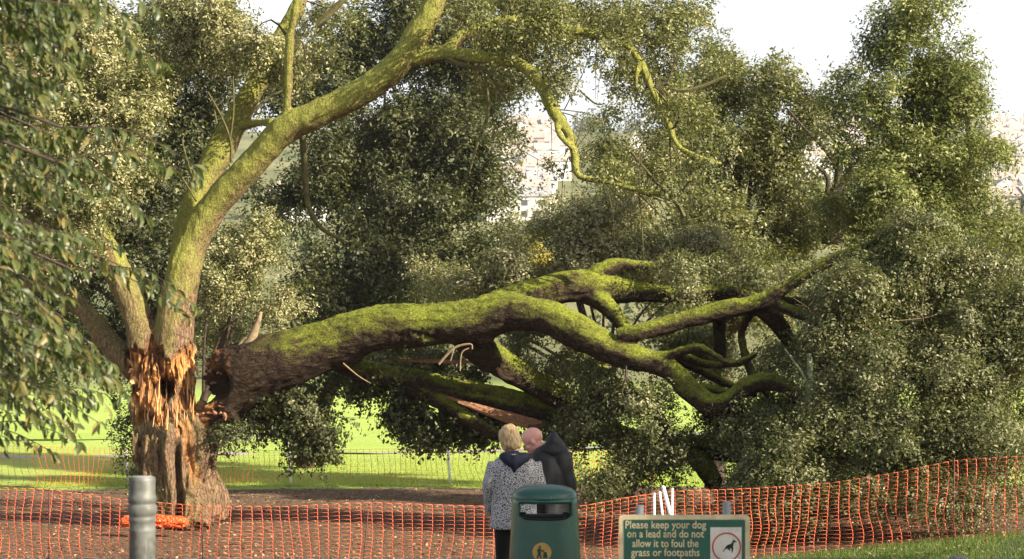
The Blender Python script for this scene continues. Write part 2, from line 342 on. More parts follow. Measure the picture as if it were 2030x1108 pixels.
def crown_pts(blobs, dens_, gap=.0, freq=1.1, holes=()):
    "each blob is made of many small clumps (spray centres on their upper, outer side)"
    C = []; O = []
    for b in blobs:
        px, py, rx, ry, Y, rd = b[:6]; k = b[6] if len(b) > 6 else 1
        c = np.array(P(px, py, Y)); r = np.array([rx / F * Y, rd, ry / F * Y]); sc = .5 + .5 * Y / 30
        area = 4 * math.pi * ((r[0] * r[1]) ** 1.6 / 3 + (r[0] * r[2]) ** 1.6 / 3 + (r[1] * r[2]) ** 1.6 / 3) ** (1 / 1.6)
        cr_ = .26 * sc; per = 12
        n = int(area * dens_ * k * 2.0 / per) + 2
        m_ = 9; sc_ = rng.normal(size=(m_, 3)); sc_ /= np.linalg.norm(sc_, axis=1, keepdims=True); sc_ *= r * rng.uniform(.45, .92, (m_, 1)); sr = r * rng.uniform(.22, .5, (m_, 3)); sc_[0] = 0; sr[0] = r * .62
        pk = rng.choice(m_, n, p=(lambda a: a / a.sum())(sr.prod(1) ** .667))
        u = rng.normal(size=(n, 3)); u /= np.linalg.norm(u, axis=1, keepdims=True)
        rad = rng.uniform(.05, 1, (n, 1)) ** .4
        ph = rng.uniform(0, 6, 3); l = 1 + .17 * np.sin(u[:, :1] * 5 + ph[0]) + .14 * np.sin(u[:, 2:] * 6 + ph[1]) + .12 * np.sin(u[:, 1:2] * 7 + u[:, :1] * 5 + ph[2])
        out_ = (rng.random((n, 1)) < .16) * rng.uniform(0, .34, (n, 1)); p = c + sc_[pk] + u * sr[pk] * (rad * l + out_ * 1.6)
        for q, uu in zip(p, u):
            if 1.0 * noise.noise(Vector(q) * freq * .6) + .6 * noise.noise(Vector(q) * freq) + .5 * noise.noise(Vector(q) * freq * 2.3) < gap - .55: continue
            R_ = cr_ * rng.uniform(.55, 1.35) * np.array([1.15, 1.15, .8]); m = max(3, int(per * rng.uniform(.5, 1.5)))
            v = rng.normal(size=(m, 3)) + uu * .5 + np.array([0, 0, .45]); v /= np.linalg.norm(v, axis=1, keepdims=True)
            C.append(q + v * R_ * rng.uniform(.5, 1, (m, 1))); O.append(v)
    C = np.concatenate(C); O = np.concatenate(O)
    keep = np.ones(len(C), bool)
    for (hx, hy, hrx, hry) in holes:
        X = 1015 + C[:, 0] / C[:, 1] * F; Z = HOR - (C[:, 2] - CZ) / C[:, 1] * F
        e = ((X - hx) / hrx) ** 2 + ((Z - hy) / hry) ** 2
        keep &= e > rng.uniform(.75, 1.25, len(C))
    return C[keep], O[keep]
def twigs(C, anchors, n, r0=.02, mb=None, n_side=4):
    "branchlets that fork off each other: every new tip springs from the nearest point already grown"
    mb = mb or MB(); nodes = [(Vector(a), 1.0) for a in anchors]; A0 = [Vector(a) for a in anchors]
    pts = [Vector(C[i]) for i in rng.choice(len(C), min(n, len(C)), replace=False)]; pts.sort(key=lambda p: min((q - p).length for q in A0))
    for p in pts:
        a, s_ = min(nodes, key=lambda q: (q[0] - p).length + .12 * (1 - q[1])); L = (p - a).length
        if L > 3.2: continue
        m = (a + p) / 2 + Vector(rng.normal(size=3)) * .13 * L + Vector((0, 0, .06 * L)); k = max(.3, s_)
        mb.tube([(a, r0 * k), (m, r0 * k * .75), (p, r0 * k * .35)], n_side, sub=3, cap=False); nodes += [(m, k * .72), (p, k * .5)]
    return mb
GAPS = [(1048, 525, 15, 30), (1175, 172, 42, 30), (1070, 235, 26, 20), (1054, 310, 20, 44), (1057, 390, 18, 34), (1500, 40, 70, 90), (1600, 90, 55, 60), (1650, 20, 60, 45), (1815, 108, 28, 20), (1560, 235, 25, 22), (1620, 300, 32, 24),
        (735, 30, 12, 22), (480, 12, 22, 20), (1080, 515, 26, 16), (1375, 115, 22, 20), (1385, 65, 20, 18), (585, 415, 18, 16), (1290, 60, 12, 14)]
_h = random.Random(5)
GAPS += [(_h.uniform(1090, 1660), _h.uniform(50, 390), _h.uniform(7, 17), _h.uniform(6, 15)) for _ in range(34)] + [(_h.uniform(640, 1010), _h.uniform(0, 230), _h.uniform(6, 13), _h.uniform(5, 12)) for _ in range(24)] + [(_h.uniform(1700, 1900), _h.uniform(30, 260), _h.uniform(7, 14), _h.uniform(6, 12)) for _ in range(7)]
def tree(name, label, cat, base, blobs, mat_, dens_=14, per=16, spread=.2, size=.09, gap=.35, freq=1.1, trunk_r=.25, group=None, holes=GAPS, tw=120, up=.55, bark=None, lean=None, limbs=True):
    t = empty(name, base, label, cat, group)
    C, O = crown_pts(blobs, dens_, gap, freq, holes)
    quads('crown', leaves(C, per, spread, size, O, up), mat_, t)
    cs = [P(b[0], b[1], b[4]) for b in blobs]
    top = sum(cs, Vector()) / len(cs)
    base = Vector(base); fork = base.lerp(Vector((top.x, top.y, top.z)), .45); fork.x = base.x * .6 + top.x * .4
    mb = MB(); mb.tube([(base - Vector((0, 0, .3)), trunk_r * 1.35), (base + Vector((0, 0, .5)), trunk_r * 1.05), (fork, trunk_r * .8), (top, trunk_r * .45)], 14, .12, 3)
    mb.build('trunk', bark or TWIG, t, True)
    mb = MB()
    if limbs:
        for i, c in enumerate(cs):
            m = fork.lerp(c, .5) + Vector((random.uniform(-.3, .3), random.uniform(-.2, .2), random.uniform(-.1, .4))) * (c - fork).length * .25
            e_ = c + Vector((random.uniform(-.4, .4), random.uniform(-.3, .3), random.uniform(-.9, -.3))); mb.tube([(fork, trunk_r * .42), (m, trunk_r * .22), (e_, trunk_r * .05)], 7, .15, 3, sub=5)
    twigs(C, cs, tw, trunk_r * .09, mb)
    mb.build('branches', bark or TWIG, t, True)
    return t
def gbase(px, Y): x = (px - 1015) / F * Y; return Vector((x, Y, gh(x, Y)))

# dark evergreens standing behind the oak, left to right
tree('evergreen_tree', 'dark evergreen tree directly behind the split oak, left of its leaning stem', 'tree', gbase(330, 46),
     [(250, 90, 150, 130, 46, 2), (330, 250, 110, 130, 46, 2), (280, 430, 130, 130, 46, 2), (330, 590, 110, 110, 45, 1.6), (440, 620, 90, 90, 45, 1.4), (120, 480, 130, 190, 46, 2), (200, 660, 120, 90, 45, 1.5), (60, 250, 130, 200, 47, 2), (430, 130, 80, 110, 46, 1.5), (80, 700, 120, 70, 45, 1.5), (500, 720, 80, 40, 45, 1.2)],
     LEAF_DARK, 16, 16, .26, .13, .28, group='evergreen trees standing behind the fallen limb')
tree('evergreen_tree', 'broad dark evergreen tree behind the arching mossy stem, middle of the backdrop', 'tree', gbase(612, 54),
     [(640, 130, 120, 140, 52, 2.5), (780, 60, 140, 110, 53, 2.5), (700, 320, 150, 120, 53, 2.6), (860, 250, 130, 140, 53, 2.4), (950, 130, 100, 110, 53, 2), (930, 400, 100, 110, 52, 2), (960, 270, 80, 90, 52, 1.8), (600, 430, 110, 110, 52, 2), (770, 470, 140, 120, 52, 2.4), (650, 590, 130, 90, 51, 2), (870, 560, 130, 80, 51, 2), (640, 690, 90, 60, 50, 1.6), (790, 670, 120, 60, 50, 1.8), (1010, 60, 60, 80, 52, 1.6), (960, 520, 90, 80, 51, 1.6)],
     LEAF_DARK, 15, 16, .28, .14, .34, group='evergreen trees standing behind the fallen limb')
tree('evergreen_tree', 'tall evergreen tree with loose upper twigs and a dark broken stub, behind the fallen crown', 'tree', gbase(1420, 44),
     [(1380, 190, 90, 90, 44, 2), (1460, 110, 60, 70, 44, 1.4), (1330, 300, 90, 90, 43, 1.8), (1450, 300, 110, 110, 43, 2), (1560, 210, 70, 60, 43, 1.3, .6), (1540, 330, 90, 80, 43, 1.6), (1380, 430, 120, 90, 42, 2), (1500, 470, 130, 100, 42, 2), (1280, 130, 70, 90, 45, 1.5), (1260, 480, 110, 70, 42, 1.8), (1200, 300, 60, 80, 44, 1.4, .7), (1640, 460, 120, 100, 42, 1.8), (1640, 230, 60, 90, 42, 1.2, .45), (1600, 190, 70, 70, 42, 1.2, .7), (1460, 200, 70, 70, 43, 1.4), (1560, 260, 80, 60, 42, 1.4), (1520, 140, 45, 50, 43, 1, .5), (1690, 140, 50, 60, 42, 1, .4), (1580, 120, 30, 30, 42, .6, .3), (1360, 570, 120, 70, 41, 1.8), (1500, 600, 110, 70, 41, 1.8)],
     LEAF, 16, 16, .22, .105, .36, group='evergreen trees standing behind the fallen limb', tw=160)
tree('evergreen_tree', 'rightmost tall conical evergreen tree, its top against white sky', 'tree', gbase(1850, 34.5),
     [(1790, 30, 75, 60, 34.5, 1.4), (1740, 110, 60, 60, 34.5, 1.2, .6), (1880, 120, 60, 55, 34.5, 1.2), (1740, 200, 90, 80, 34.5, 1.6), (1860, 220, 90, 90, 34.5, 1.7), (1780, 330, 120, 100, 34.5, 2), (1900, 330, 90, 90, 34.5, 1.8), (1720, 420, 110, 90, 33.5, 1.8), (1850, 440, 120, 100, 33.5, 2), (1960, 430, 70, 90, 33.5, 1.6), (1990, 530, 90, 110, 32.5, 1.8), (1870, 560, 130, 90, 32.5, 2), (1960, 650, 100, 110, 31.5, 1.8), (1800, 80, 60, 60, 34.5, 1), (1900, 180, 55, 70, 34.5, 1), (1660, 330, 60, 60, 34.5, 1)],
     LEAF_RIGHT, 25, 16, .17, .083, .3, group='evergreen trees standing behind the fallen limb', tw=140)
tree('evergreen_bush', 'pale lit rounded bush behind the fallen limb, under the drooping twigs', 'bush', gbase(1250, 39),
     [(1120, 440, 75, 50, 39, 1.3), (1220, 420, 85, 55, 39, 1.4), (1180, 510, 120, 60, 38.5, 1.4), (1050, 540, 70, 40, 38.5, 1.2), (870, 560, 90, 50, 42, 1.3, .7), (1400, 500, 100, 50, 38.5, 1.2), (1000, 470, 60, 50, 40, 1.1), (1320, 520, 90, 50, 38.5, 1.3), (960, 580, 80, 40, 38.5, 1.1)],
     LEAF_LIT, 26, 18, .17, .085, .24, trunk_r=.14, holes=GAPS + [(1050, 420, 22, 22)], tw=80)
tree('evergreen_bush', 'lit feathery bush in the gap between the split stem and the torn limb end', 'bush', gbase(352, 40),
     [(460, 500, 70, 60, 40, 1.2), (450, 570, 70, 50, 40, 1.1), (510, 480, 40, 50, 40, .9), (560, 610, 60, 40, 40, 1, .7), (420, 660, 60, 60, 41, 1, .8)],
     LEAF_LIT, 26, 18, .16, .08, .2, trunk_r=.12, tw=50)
tree('autumn_tree', 'small yellow leaved tree far behind the limb', 'tree', gbase(1048, 96),
     [(1048, 520, 22, 38, 96, 1.2), (1040, 570, 30, 25, 96, 1), (1060, 560, 26, 30, 96, 1)], YELLOW, 8, 20, .4, .25, 0, holes=(), trunk_r=.15, tw=20)

# ------------------------------------------------------------------ the split oak
OAKY = 30.0
def attr(me, name, vals):
    a = me.attributes.new(name, 'FLOAT', 'POINT'); a.data.foreach_set('value', np.asarray(vals, dtype=np.float32))
oak = empty('split_oak_tree', P(350, 1027, OAKY), 'standing mossy oak with torn orange wood at its split fork, left of the fallen limb', 'tree')
class FV: pass
def frozen(me):
    "read all coordinates and normals first: touching them one by one recomputes the mesh each time"
    n = len(me.vertices); a = np.empty(n * 3, np.float32); me.vertices.foreach_get('co', a); b = np.empty(n * 3, np.float32)
    me.vertex_normals.foreach_get('vector', b); global _fv; _fv = []
    for q, m in zip(a.reshape(-1, 3).tolist(), b.reshape(-1, 3).tolist()): f = FV(); f.co = Vector(q); f.normal = Vector(m); _fv.append(f)
    return _fv
def thaw(me): me.vertices.foreach_set('co', np.array([tuple(f.co) for f in _fv], dtype=np.float32).ravel()); me.update()
def carve_trunk(me):
    n = len(me.vertices); torn = [0] * n; nm = [0] * n; rot = [0] * n
    for i, v in enumerate(frozen(me)):
        x, z = px_of(v.co); c = v.co
        nz = noise.noise(Vector((c.x * 5, c.y * 5, c.z * 2.2))); n2_ = noise.noise(Vector((c.x * 14, c.y * 14, c.z * 2)))
        front = sm(0, .5, -v.normal.y + .3)
        m = sm(262, 275, x) * (1 - sm(392, 405, x)) * sm(684, 706, z + nz * 60 + n2_ * 20) * (1 - sm(826, 862, z + nz * 70 + abs(x - 315) * .35 + (40 if 330 < x < 350 else 0)))
        m = max(m, sm(246, 256, x) * (1 - sm(300, 330, x)) * sm(690, 700, z) * (1 - sm(790, 810, z)))
        st = (1 - sm(9, 17, abs(x - (372 + (z - 860) * .16) + nz * 12))) * sm(800, 850, z) * (1 - sm(900, 985, z)) * .7
        torn[i] = max(m, st) * (front if z < 1000 else 1)
        nm[i] = max(.85 * sm(520, 690, z + nz * 90), (.75 if x < 305 and z > 380 and v.normal.x < .35 else 0))
        if m > .05:
            n3_ = noise.noise(Vector((c.x * 30, 0, c.z * 3))); c.y += m * (.1 + .2 * abs(n2_) + .12 * nz + .07 * n3_)
            c.x += m * n2_ * .06
        # hollow; the rot values paint shade into its depth
        if z < 690: c += v.normal * ((.03 * noise.noise(c * 2.2) + .014 * noise.noise(c * 7)) if x < 800 else (.018 * noise.noise(c * 3.1) + .01 * noise.noise(c * 9)))
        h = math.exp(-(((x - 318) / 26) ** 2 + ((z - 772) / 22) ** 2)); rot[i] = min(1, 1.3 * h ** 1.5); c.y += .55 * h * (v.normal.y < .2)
        # dark cleft running down the trunk
        cl = math.exp(-((x - (350 + (z - 900) * .04) + nz * 8) / 7) ** 2) * sm(850, 920, z)
        if v.normal.y < .2: c.y += .22 * cl; c.y += .05 * n2_ * sm(860, 900, z)
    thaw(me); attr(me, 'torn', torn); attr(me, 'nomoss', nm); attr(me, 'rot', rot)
mb = MB()
def bt(L, n=40, ridge=.1, rk=4, dy=0, sub=8, seed=0): mb.tube(limb(L, dy), n, ridge, rk, sub=sub, seed=seed)
bt([(356, 1040, 80, 30), (352, 1000, 76, 30), (350, 940, 76, 30), (348, 880, 81, 30), (349, 858, 78, 30), (330, 832, 62, 30), (322, 790, 58, 30), (322, 745, 56, 30), (325, 700, 46, 30)], 128, .24, 5.5, sub=9)
for a, b, d_, Yb in ((420, 1018, 18, 29.8), (446, 1016, 9, 30.2), (300, 1025, 22, 29.6), (390, 1040, 30, 29.2), (270, 1020, 24, 30.4)):      # root flare
    bt([(350 + (a - 350) * .35, 940, 40, 30), (350 + (a - 350) * .75, 995, 34, (30 + Yb) / 2), (a, b + 12, d_, Yb)], 24, .18, 3)
bt([(328, 740, 46, 30), (340, 690, 42, 30), (350, 620, 37, 30), (357, 570, 35, 30), (374, 500, 32, 30), (402, 440, 31, 30), (453, 375, 29, 29.8), (513, 310, 28, 29.6), (567, 255, 28, 29.4), (660, 210, 28, 29.2), (740, 168, 26, 29), (800, 112, 27, 28.9), (832, 60, 25, 28.8), (865, 0, 20, 28.7), (885, -70, 17, 28.6), (930, -160, 10, 28.5)], 48, .06, 3)
bt([(300, 740, 40, 30), (290, 690, 34, 30), (272, 630, 29, 30.1), (250, 575, 27, 30.2), (222, 515, 25, 30.4), (190, 450, 20, 30.6), (172, 400, 17, 30.8), (150, 320, 14, 31), (160, 220, 10, 31)], 40, .08, 3, seed=5)
bt([(300, 760, 34, 30.3), (255, 715, 26, 30.4), (215, 675, 22, 30.6), (165, 615, 17, 30.8), (110, 578, 14, 31), (50, 560, 10, 31.2), (-20, 500, 7, 31.4)], 32, .08, 3, seed=8)
bt([(350, 700, 28, 30.5), (354, 600, 24, 30.9), (362, 500, 24, 31.4), (388, 400, 27, 31.8), (436, 300, 27, 32), (478, 220, 24, 32.1), (520, 150, 20, 32.1), (556, 80, 17, 32), (590, 10, 15, 32), (620, -80, 12, 32)], 40, .06, 3, seed=12)
bt([(806, 118, 18, 28.9), (880, 104, 15, 28.8), (945, 112, 13, 28.6), (1020, 122, 12, 28.4), (1068, 160, 13, 28.3), (1098, 220, 12, 28.2), (1128, 265, 10, 28.1), (1140, 310, 8, 28.1), (1148, 348, 6.5, 28), (1210, 362, 6, 28), (1280, 380, 5.5, 27.9), (1350, 388, 4.5, 27.8)], 20, .1, 3, seed=15, sub=6)
bt([(880, 105, 12, 28.8), (925, 66, 13, 28.9), (1000, 42, 13, 28.9), (1080, 52, 11, 28.8), (1160, 64, 9, 28.6), (1230, 82, 9, 28.5), (1268, 120, 8, 28.4), (1290, 172, 7, 28.3), (1325, 245, 6.5, 28.3), (1350, 294, 5.5, 28.2), (1430, 325, 4.5, 28.2)], 20, .1, 3, seed=18, sub=6)
bt([(566, 245, 13, 29.4), (569, 215, 9, 29.3), (572, 160, 8, 29.2), (575, 80, 8, 29.1), (585, 20, 7, 29), (600, -40, 6, 29)], 16, .08, 3, seed=20)
bt([(540, 243, 9, 29.6), (505, 243, 8, 30.4), (480, 250, 8, 31.2)], 14, .08, 3)
bt([(1268, 120, 6, 28.4), (1262, 150, 5, 28.3), (1262, 178, 4, 28.3)], 10, 0); bt([(1105, 235, 5, 28.2), (1108, 264, 5, 28), (1135, 296, 4, 28)], 12, 0)
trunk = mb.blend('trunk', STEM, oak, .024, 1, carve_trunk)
# splinters standing round the torn fork
mb = MB()
def shard(p, d, L, w_, t_=None):
    d = Vector(d).normalized(); s_ = d.cross(Vector((0, 1, 0))).normalized(); n_ = s_.cross(d); t_ = t_ or w_ * .5
    q = []
    for k, f in ((0, 1), (.5, .9), (.8, .55)):
        c = p + d * L * k + n_ * random.uniform(-.02, .02) + s_ * random.uniform(-.015, .015)
        q += [c + s_ * w_ * f / 2, c + n_ * t_ * f / 2, c - s_ * w_ * f / 2, c - n_ * t_ * f / 2]
    q.append(p + d * L)
    fs = [(i * 4 + k, i * 4 + (k + 1) % 4, (i + 1) * 4 + (k + 1) % 4, (i + 1) * 4 + k) for i in range(2) for k in range(4)] + [(8 + k, 8 + (k + 1) % 4, 12) for k in range(4)] + [(3, 2, 1, 0)]
    mb.add(q, fs)
from mathutils.bvhtree import BVHTree
def bvh(o): return BVHTree.FromPolygons([tuple(v.co) for v in o.data.vertices], [tuple(p.vertices) for p in o.data.polygons])
TB = bvh(trunk); EYE = Vector((0, 0, CZ))
def snap(px, py, T=None, dy=0):
    h = (T or TB).ray_cast(EYE, (P(px, py, 30) - EYE).normalized())[0]
    return None if h is None else h + Vector((0, dy, 0))
def shard_at(x, y, d, L, w_, t_=None, dy=.0, T=None):
    p = snap(x, y, T, dy)
    if p is not None and p.y < 31: shard(p, d, L, w_, t_)
for i in range(60):      # long fibres standing in the wound
    x = random.uniform(278, 384); y = random.uniform(785, 858) - abs(x - 320) * .3; shard_at(x, y, (random.gauss(0, .07), random.gauss(-.02, .06), 1), random.uniform(.15, .55), random.uniform(.01, .035), .02, .005)
for i in range(16):      # thick slabs along the outer lip
    k = i / 15; x = 256 + 30 * k + random.uniform(-5, 5); y = 715 + 75 * k + random.uniform(-8, 8); shard_at(x, y, (random.gauss(-.35, .3), -.15, random.choice((1, -.4))), random.uniform(.08, .2), random.uniform(.06, .13), .05, .02)
for i in range(14): shard_at(random.uniform(374, 396), random.uniform(706, 745), (random.gauss(.45, .15), -.15, -1), random.uniform(.12, .3), random.uniform(.04, .1), .04, .02)
for i in range(6): shard_at(random.uniform(369, 378), random.uniform(620, 700), (random.gauss(0, .05), 0, 1), random.uniform(.2, .45), random.uniform(.015, .035), .02, .01)
mb.build('torn_wood', WOOD, oak)
mb = MB()   # bare dead shoots on the stems
for L in ([(458, 322, 3, 29.6), (456, 275, 2.5, 29.5), (436, 225, 2, 29.4), (412, 182, 1.5, 29.3)], [(456, 275, 2.5, 29.5), (463, 220, 2, 29.4), (462, 150, 1.3, 29.4)], [(430, 245, 2, 29.4), (424, 205, 1.5, 29.4), (435, 195, 1, 29.4)],
          [(390, 380, 2.5, 29.4), (375, 330, 2, 29.3), (362, 280, 1.5, 29.3), (372, 258, 1, 29.3)], [(390, 400, 2, 29.4), (360, 350, 1.5, 29.3), (350, 340, 1, 29.3)], [(505, 220, 4, 30), (530, 195, 3, 30), (560, 180, 2, 30)],
          [(885, 118, 6, 28.7), (930, 132, 5, 28.6), (965, 142, 4, 28.6), (1010, 210, 2, 28.5)], [(960, 140, 3, 28.6), (968, 220, 4, 28.6), (945, 290, 3, 28.6), (930, 345, 2, 28.6)], [(600, 270, 7, 30.5), (604, 340, 7, 30.5), (612, 410, 6, 30.5), (640, 455, 5, 30.5), (690, 480, 3, 30.5)],
          [(1290, 172, 4, 28.3), (1320, 200, 3, 28.3), (1340, 240, 2, 28.3)], [(1250, 300, 3, 28), (1300, 360, 4, 28), (1340, 400, 5, 28), (1356, 430, 5, 28)], [(1150, 180, 2, 28.5), (1180, 205, 2, 28.5), (1200, 205, 1, 28.5)], [(630, 50, 8, 30), (660, 20, 7, 30), (690, -10, 6, 30)], [(1440, 150, 3, 28), (1380, 175, 4, 28), (1340, 180, 4, 28)]):
    mb.tube(limb(L), 6, sub=4)
BR = limb([(925, 66, 13, 28.9), (1000, 42, 13, 28.9), (1080, 52, 11, 28.8), (1160, 64, 9, 28.6), (1230, 82, 9, 28.5), (1290, 172, 8, 28.3), (1325, 245, 7, 28.3), (1350, 294, 6, 28.2)]) + limb([(945, 112, 13, 28.6), (1020, 122, 12, 28.4), (1098, 220, 13, 28.2), (1140, 310, 8, 28.1), (1210, 362, 6, 28), (1280, 380, 6, 27.9)])
for i in range(120):
    p = random.choice(BR)[0] + Vector((random.uniform(-.2, .2), 0, random.uniform(-.03, .03))); L = random.uniform(.3, 1.3); a = random.choice((random.gauss(-1.3, .4), random.gauss(-.4, .5), random.gauss(1.0, .5))); q = p + Vector((math.cos(a) * L * .55, random.uniform(-.15, .15), math.sin(a) * L * .5 + .06)); e = p + Vector((math.cos(a) * L * .8, random.uniform(-.3, .3), math.sin(a) * L - .1))
    mb.tube([(p, .01), (q, .007), (e, .003)], 4, sub=4)
    for k in range(2): f = p.lerp(e, random.uniform(.4, .9)); mb.tube([(f, .006), (f + Vector((random.uniform(-.25, .25), random.uniform(-.1, .1), random.uniform(-.3, .1))), .002)], 3, sub=1)
mb.build('bare_shoots', TWIG_GREEN, oak)
# crown of the oak
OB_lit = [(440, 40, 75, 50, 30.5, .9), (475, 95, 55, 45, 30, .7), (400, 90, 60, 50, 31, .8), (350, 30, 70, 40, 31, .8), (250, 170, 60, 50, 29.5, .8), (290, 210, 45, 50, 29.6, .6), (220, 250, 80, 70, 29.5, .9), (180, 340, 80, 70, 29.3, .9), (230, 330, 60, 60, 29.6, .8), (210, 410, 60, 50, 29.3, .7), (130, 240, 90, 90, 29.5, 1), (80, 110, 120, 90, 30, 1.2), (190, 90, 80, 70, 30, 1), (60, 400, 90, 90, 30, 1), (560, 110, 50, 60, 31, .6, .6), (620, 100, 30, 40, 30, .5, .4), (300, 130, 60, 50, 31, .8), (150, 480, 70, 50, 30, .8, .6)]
OB_top = [(640, 30, 60, 50, 31, .9, .6), (720, 10, 70, 50, 31, .9, .5), (930, 20, 70, 50, 29, .8, .8), (1010, 10, 80, 45, 29, .9, .8), (1000, 90, 60, 35, 29, .6, .6), (1100, 100, 60, 50, 28.6, .7, .7), (1110, 20, 80, 50, 29, .9, .8), (1210, 40, 80, 50, 29, .9, .8), (1300, 60, 80, 60, 28.6, 1, .8), (1340, 130, 60, 60, 28.4, .8, .8), (1370, 30, 50, 40, 29, .6, .9), (1240, 140, 50, 50, 28.6, .6, .6), (1340, 210, 60, 60, 28.3, .7, .7), (1000, 170, 60, 50, 28.8, .6, .5), (1060, 330, 40, 60, 28.3, .5, .4), (1210, 330, 60, 50, 28, .6, .5), (1300, 340, 70, 50, 28, .7, .5), (1400, 250, 70, 70, 28.4, .7, .6), (1010, 300, 40, 50, 28.6, .5, .4), (850, 20, 40, 30, 29.5, .5, .4), (1080, 170, 25, 40, 28.6, .4, .5)]
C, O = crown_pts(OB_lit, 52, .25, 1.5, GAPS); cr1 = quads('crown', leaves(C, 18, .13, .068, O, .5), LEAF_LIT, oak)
OB_front = [(1350, 140, 34, 30, 27.7, .3, .5), (1320, 230, 24, 26, 27.7, .3, .4), (1400, 330, 40, 24, 27.6, .3, .5), (1060, 45, 30, 22, 28, .3, .7), (1000, 72, 45, 24, 27.9, .35, .7), (1180, 95, 45, 28, 27.8, .35, .7), (1250, 55, 40, 26, 27.9, .35, .6), (1110, 140, 30, 30, 27.7, .3, .5), (950, 30, 44, 26, 28, .35, .5), (1190, 350, 50, 20, 27.5, .3, .5), (1290, 385, 50, 18, 27.4, .3, .6), (1080, 20, 50, 30, 28, .4, .6), (555, 130, 40, 50, 30.6, .3, .4), (870, 10, 26, 26, 28.2, .3, .4)]
OB_top = [(b[0], b[1], b[2], b[3], b[4] + 1.3) + tuple(b[5:]) for b in OB_top] + OB_front
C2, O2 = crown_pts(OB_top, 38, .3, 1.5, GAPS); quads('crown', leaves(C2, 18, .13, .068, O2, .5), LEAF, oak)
mb = MB()
twigs(C, [P(150, 220, 31), P(172, 330, 31), P(190, 440, 30.6), P(540, 110, 31.7), P(575, 80, 29.1), P(420, 60, 31), P(60, 500, 31.2)], 150, .022, mb); twigs(C2, [P(880, 0, 28.7), P(1000, 42, 28.9), P(1100, 55, 28.8), P(1230, 82, 28.5), P(1290, 172, 28.3), P(1060, 150, 28.4), P(1330, 260, 28.3), P(1210, 360, 28), P(600, 0, 32), P(1350, 388, 27.8)], 200, .02, mb)
mb.build('twigs', TWIG, oak)
# leafy shoots at the foot
B3 = [(250, 850, 26, 70, 30.4, .4, .7), (262, 930, 22, 40, 30.2, .4, .6), (270, 790, 20, 40, 30.4, .3, .5), (455, 868, 26, 28, 29.5, .3, .8), (290, 1000, 14, 14, 29, .2, .5)]
C, O = crown_pts(B3, 60, .2, 2.5, ()); quads('basal_shoots', leaves(C, 12, .1, .055, O, .3), LEAF_DARK, oak)

# ------------------------------------------------------------------ the fallen limb
fl = empty('fallen_limb', P(440, 1000, 29.6), 'huge moss topped limb torn from the oak, resting across the picture on its crushed crown', 'fallen limb')
def carve_limb(me):
    n = len(me.vertices); torn = [0] * n; nm = [0] * n; rot = [0] * n
    for i, v in enumerate(frozen(me)):
        x, z = px_of(v.co); c = v.co
        nz = noise.noise(Vector((c.x * 4, c.y * 4, c.z * 4))); n2_ = noise.noise(Vector((c.x * 12, c.y * 12, c.z * 12)))
        e = 1 - sm(402, 452, x + nz * 30 + (z - 770) * .12)
        c.x += e * (.12 * nz + .1 * n2_) ; c.y += e * .1 * n2_
        h = math.exp(-(((x - 408) / 30) ** 2 + ((z - 764) / 36) ** 2)); rot[i] = min(1, 1.6 * h)  # rot here is shade painted into the hollow butt end
        if v.normal.x < .6: c.x += .42 * h; c.y += .35 * h * (v.normal.y < 0)
        c += v.normal * (.03 * noise.noise(c * 1.9) + .014 * noise.noise(c * 6) + (.022 * max(0, noise.noise(c * 11)) if v.normal.z > .3 else .012 * abs(noise.noise(Vector((c.x * 4, c.y * 14, c.z * 14))))))
        torn[i] = e * (.35 + .5 * sm(790, 815, z) + .4 * (n2_ > .15)) ; nm[i] = 1 - sm(480, 640, x + nz * 60)
        k = math.exp(-(((x - 845) / 60) ** 2 + ((z - 668) / 14) ** 2)); c.y += .06 * n2_ * k
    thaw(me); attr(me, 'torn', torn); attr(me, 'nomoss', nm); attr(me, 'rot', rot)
mb = MB()
bt([(404, 790, 46, 29.8), (436, 773, 60, 29.8), (470, 752, 64, 29.8), (515, 728, 60, 29.7), (580, 706, 55, 29.6), (650, 683, 50, 29.5), (740, 654, 45, 29.3), (850, 643, 42, 29.1), (930, 638, 42, 28.9), (1010, 620, 37, 28.7), (1080, 628, 33, 28.5), (1145, 657, 33, 28.3), (1200, 688, 30, 28.2), (1240, 704, 28, 28.1), (1290, 718, 24, 28), (1335, 738, 22, 27.9), (1372, 778, 22, 27.7), (1410, 802, 22, 27.6), (1445, 795, 18, 27.5), (1482, 766, 18, 27.4), (1530, 758, 18, 27.3), (1572, 776, 14, 27.2), (1600, 815, 9, 27.1)], 64, .07, 3, sub=8)
bt([(372, 852, 12, 29.75), (392, 836, 20, 29.75), (420, 818, 32, 29.8), (455, 797, 44, 29.8)], 30, .25, 4)
bt([(1225, 668, 18, 28.1), (1270, 658, 18, 28), (1330, 642, 18, 28), (1420, 618, 18, 27.9), (1500, 600, 18, 27.8), (1545, 578, 15, 27.7), (1605, 540, 12, 27.6), (1660, 510, 11, 27.5), (1715, 488, 9, 27.4), (1790, 450, 5, 27.3)], 28, .1, 3, seed=3)
bt([(1520, 595, 13, 27.8), (1575, 618, 12, 27.6), (1622, 636, 9, 27.4)], 18, .1, 3); bt([(1530, 592, 9, 27.8), (1580, 598, 9, 27.9), (1625, 612, 7, 28)], 14, .1, 3)
bt([(1495, 605, 16, 27.9), (1535, 635, 16, 28.1), (1560, 670, 13, 28.3), (1590, 720, 9, 28.4)], 18, .1, 3)
bt([(960, 620, 34, 28.9), (1040, 590, 32, 29.1), (1100, 572, 30, 29.3), (1160, 566, 32, 29.4), (1220, 576, 26, 29.5), (1290, 582, 19, 29.6), (1345, 584, 17, 29.7), (1440, 580, 14, 29.8), (1500, 590, 9, 30)], 40, .1, 3, seed=6)
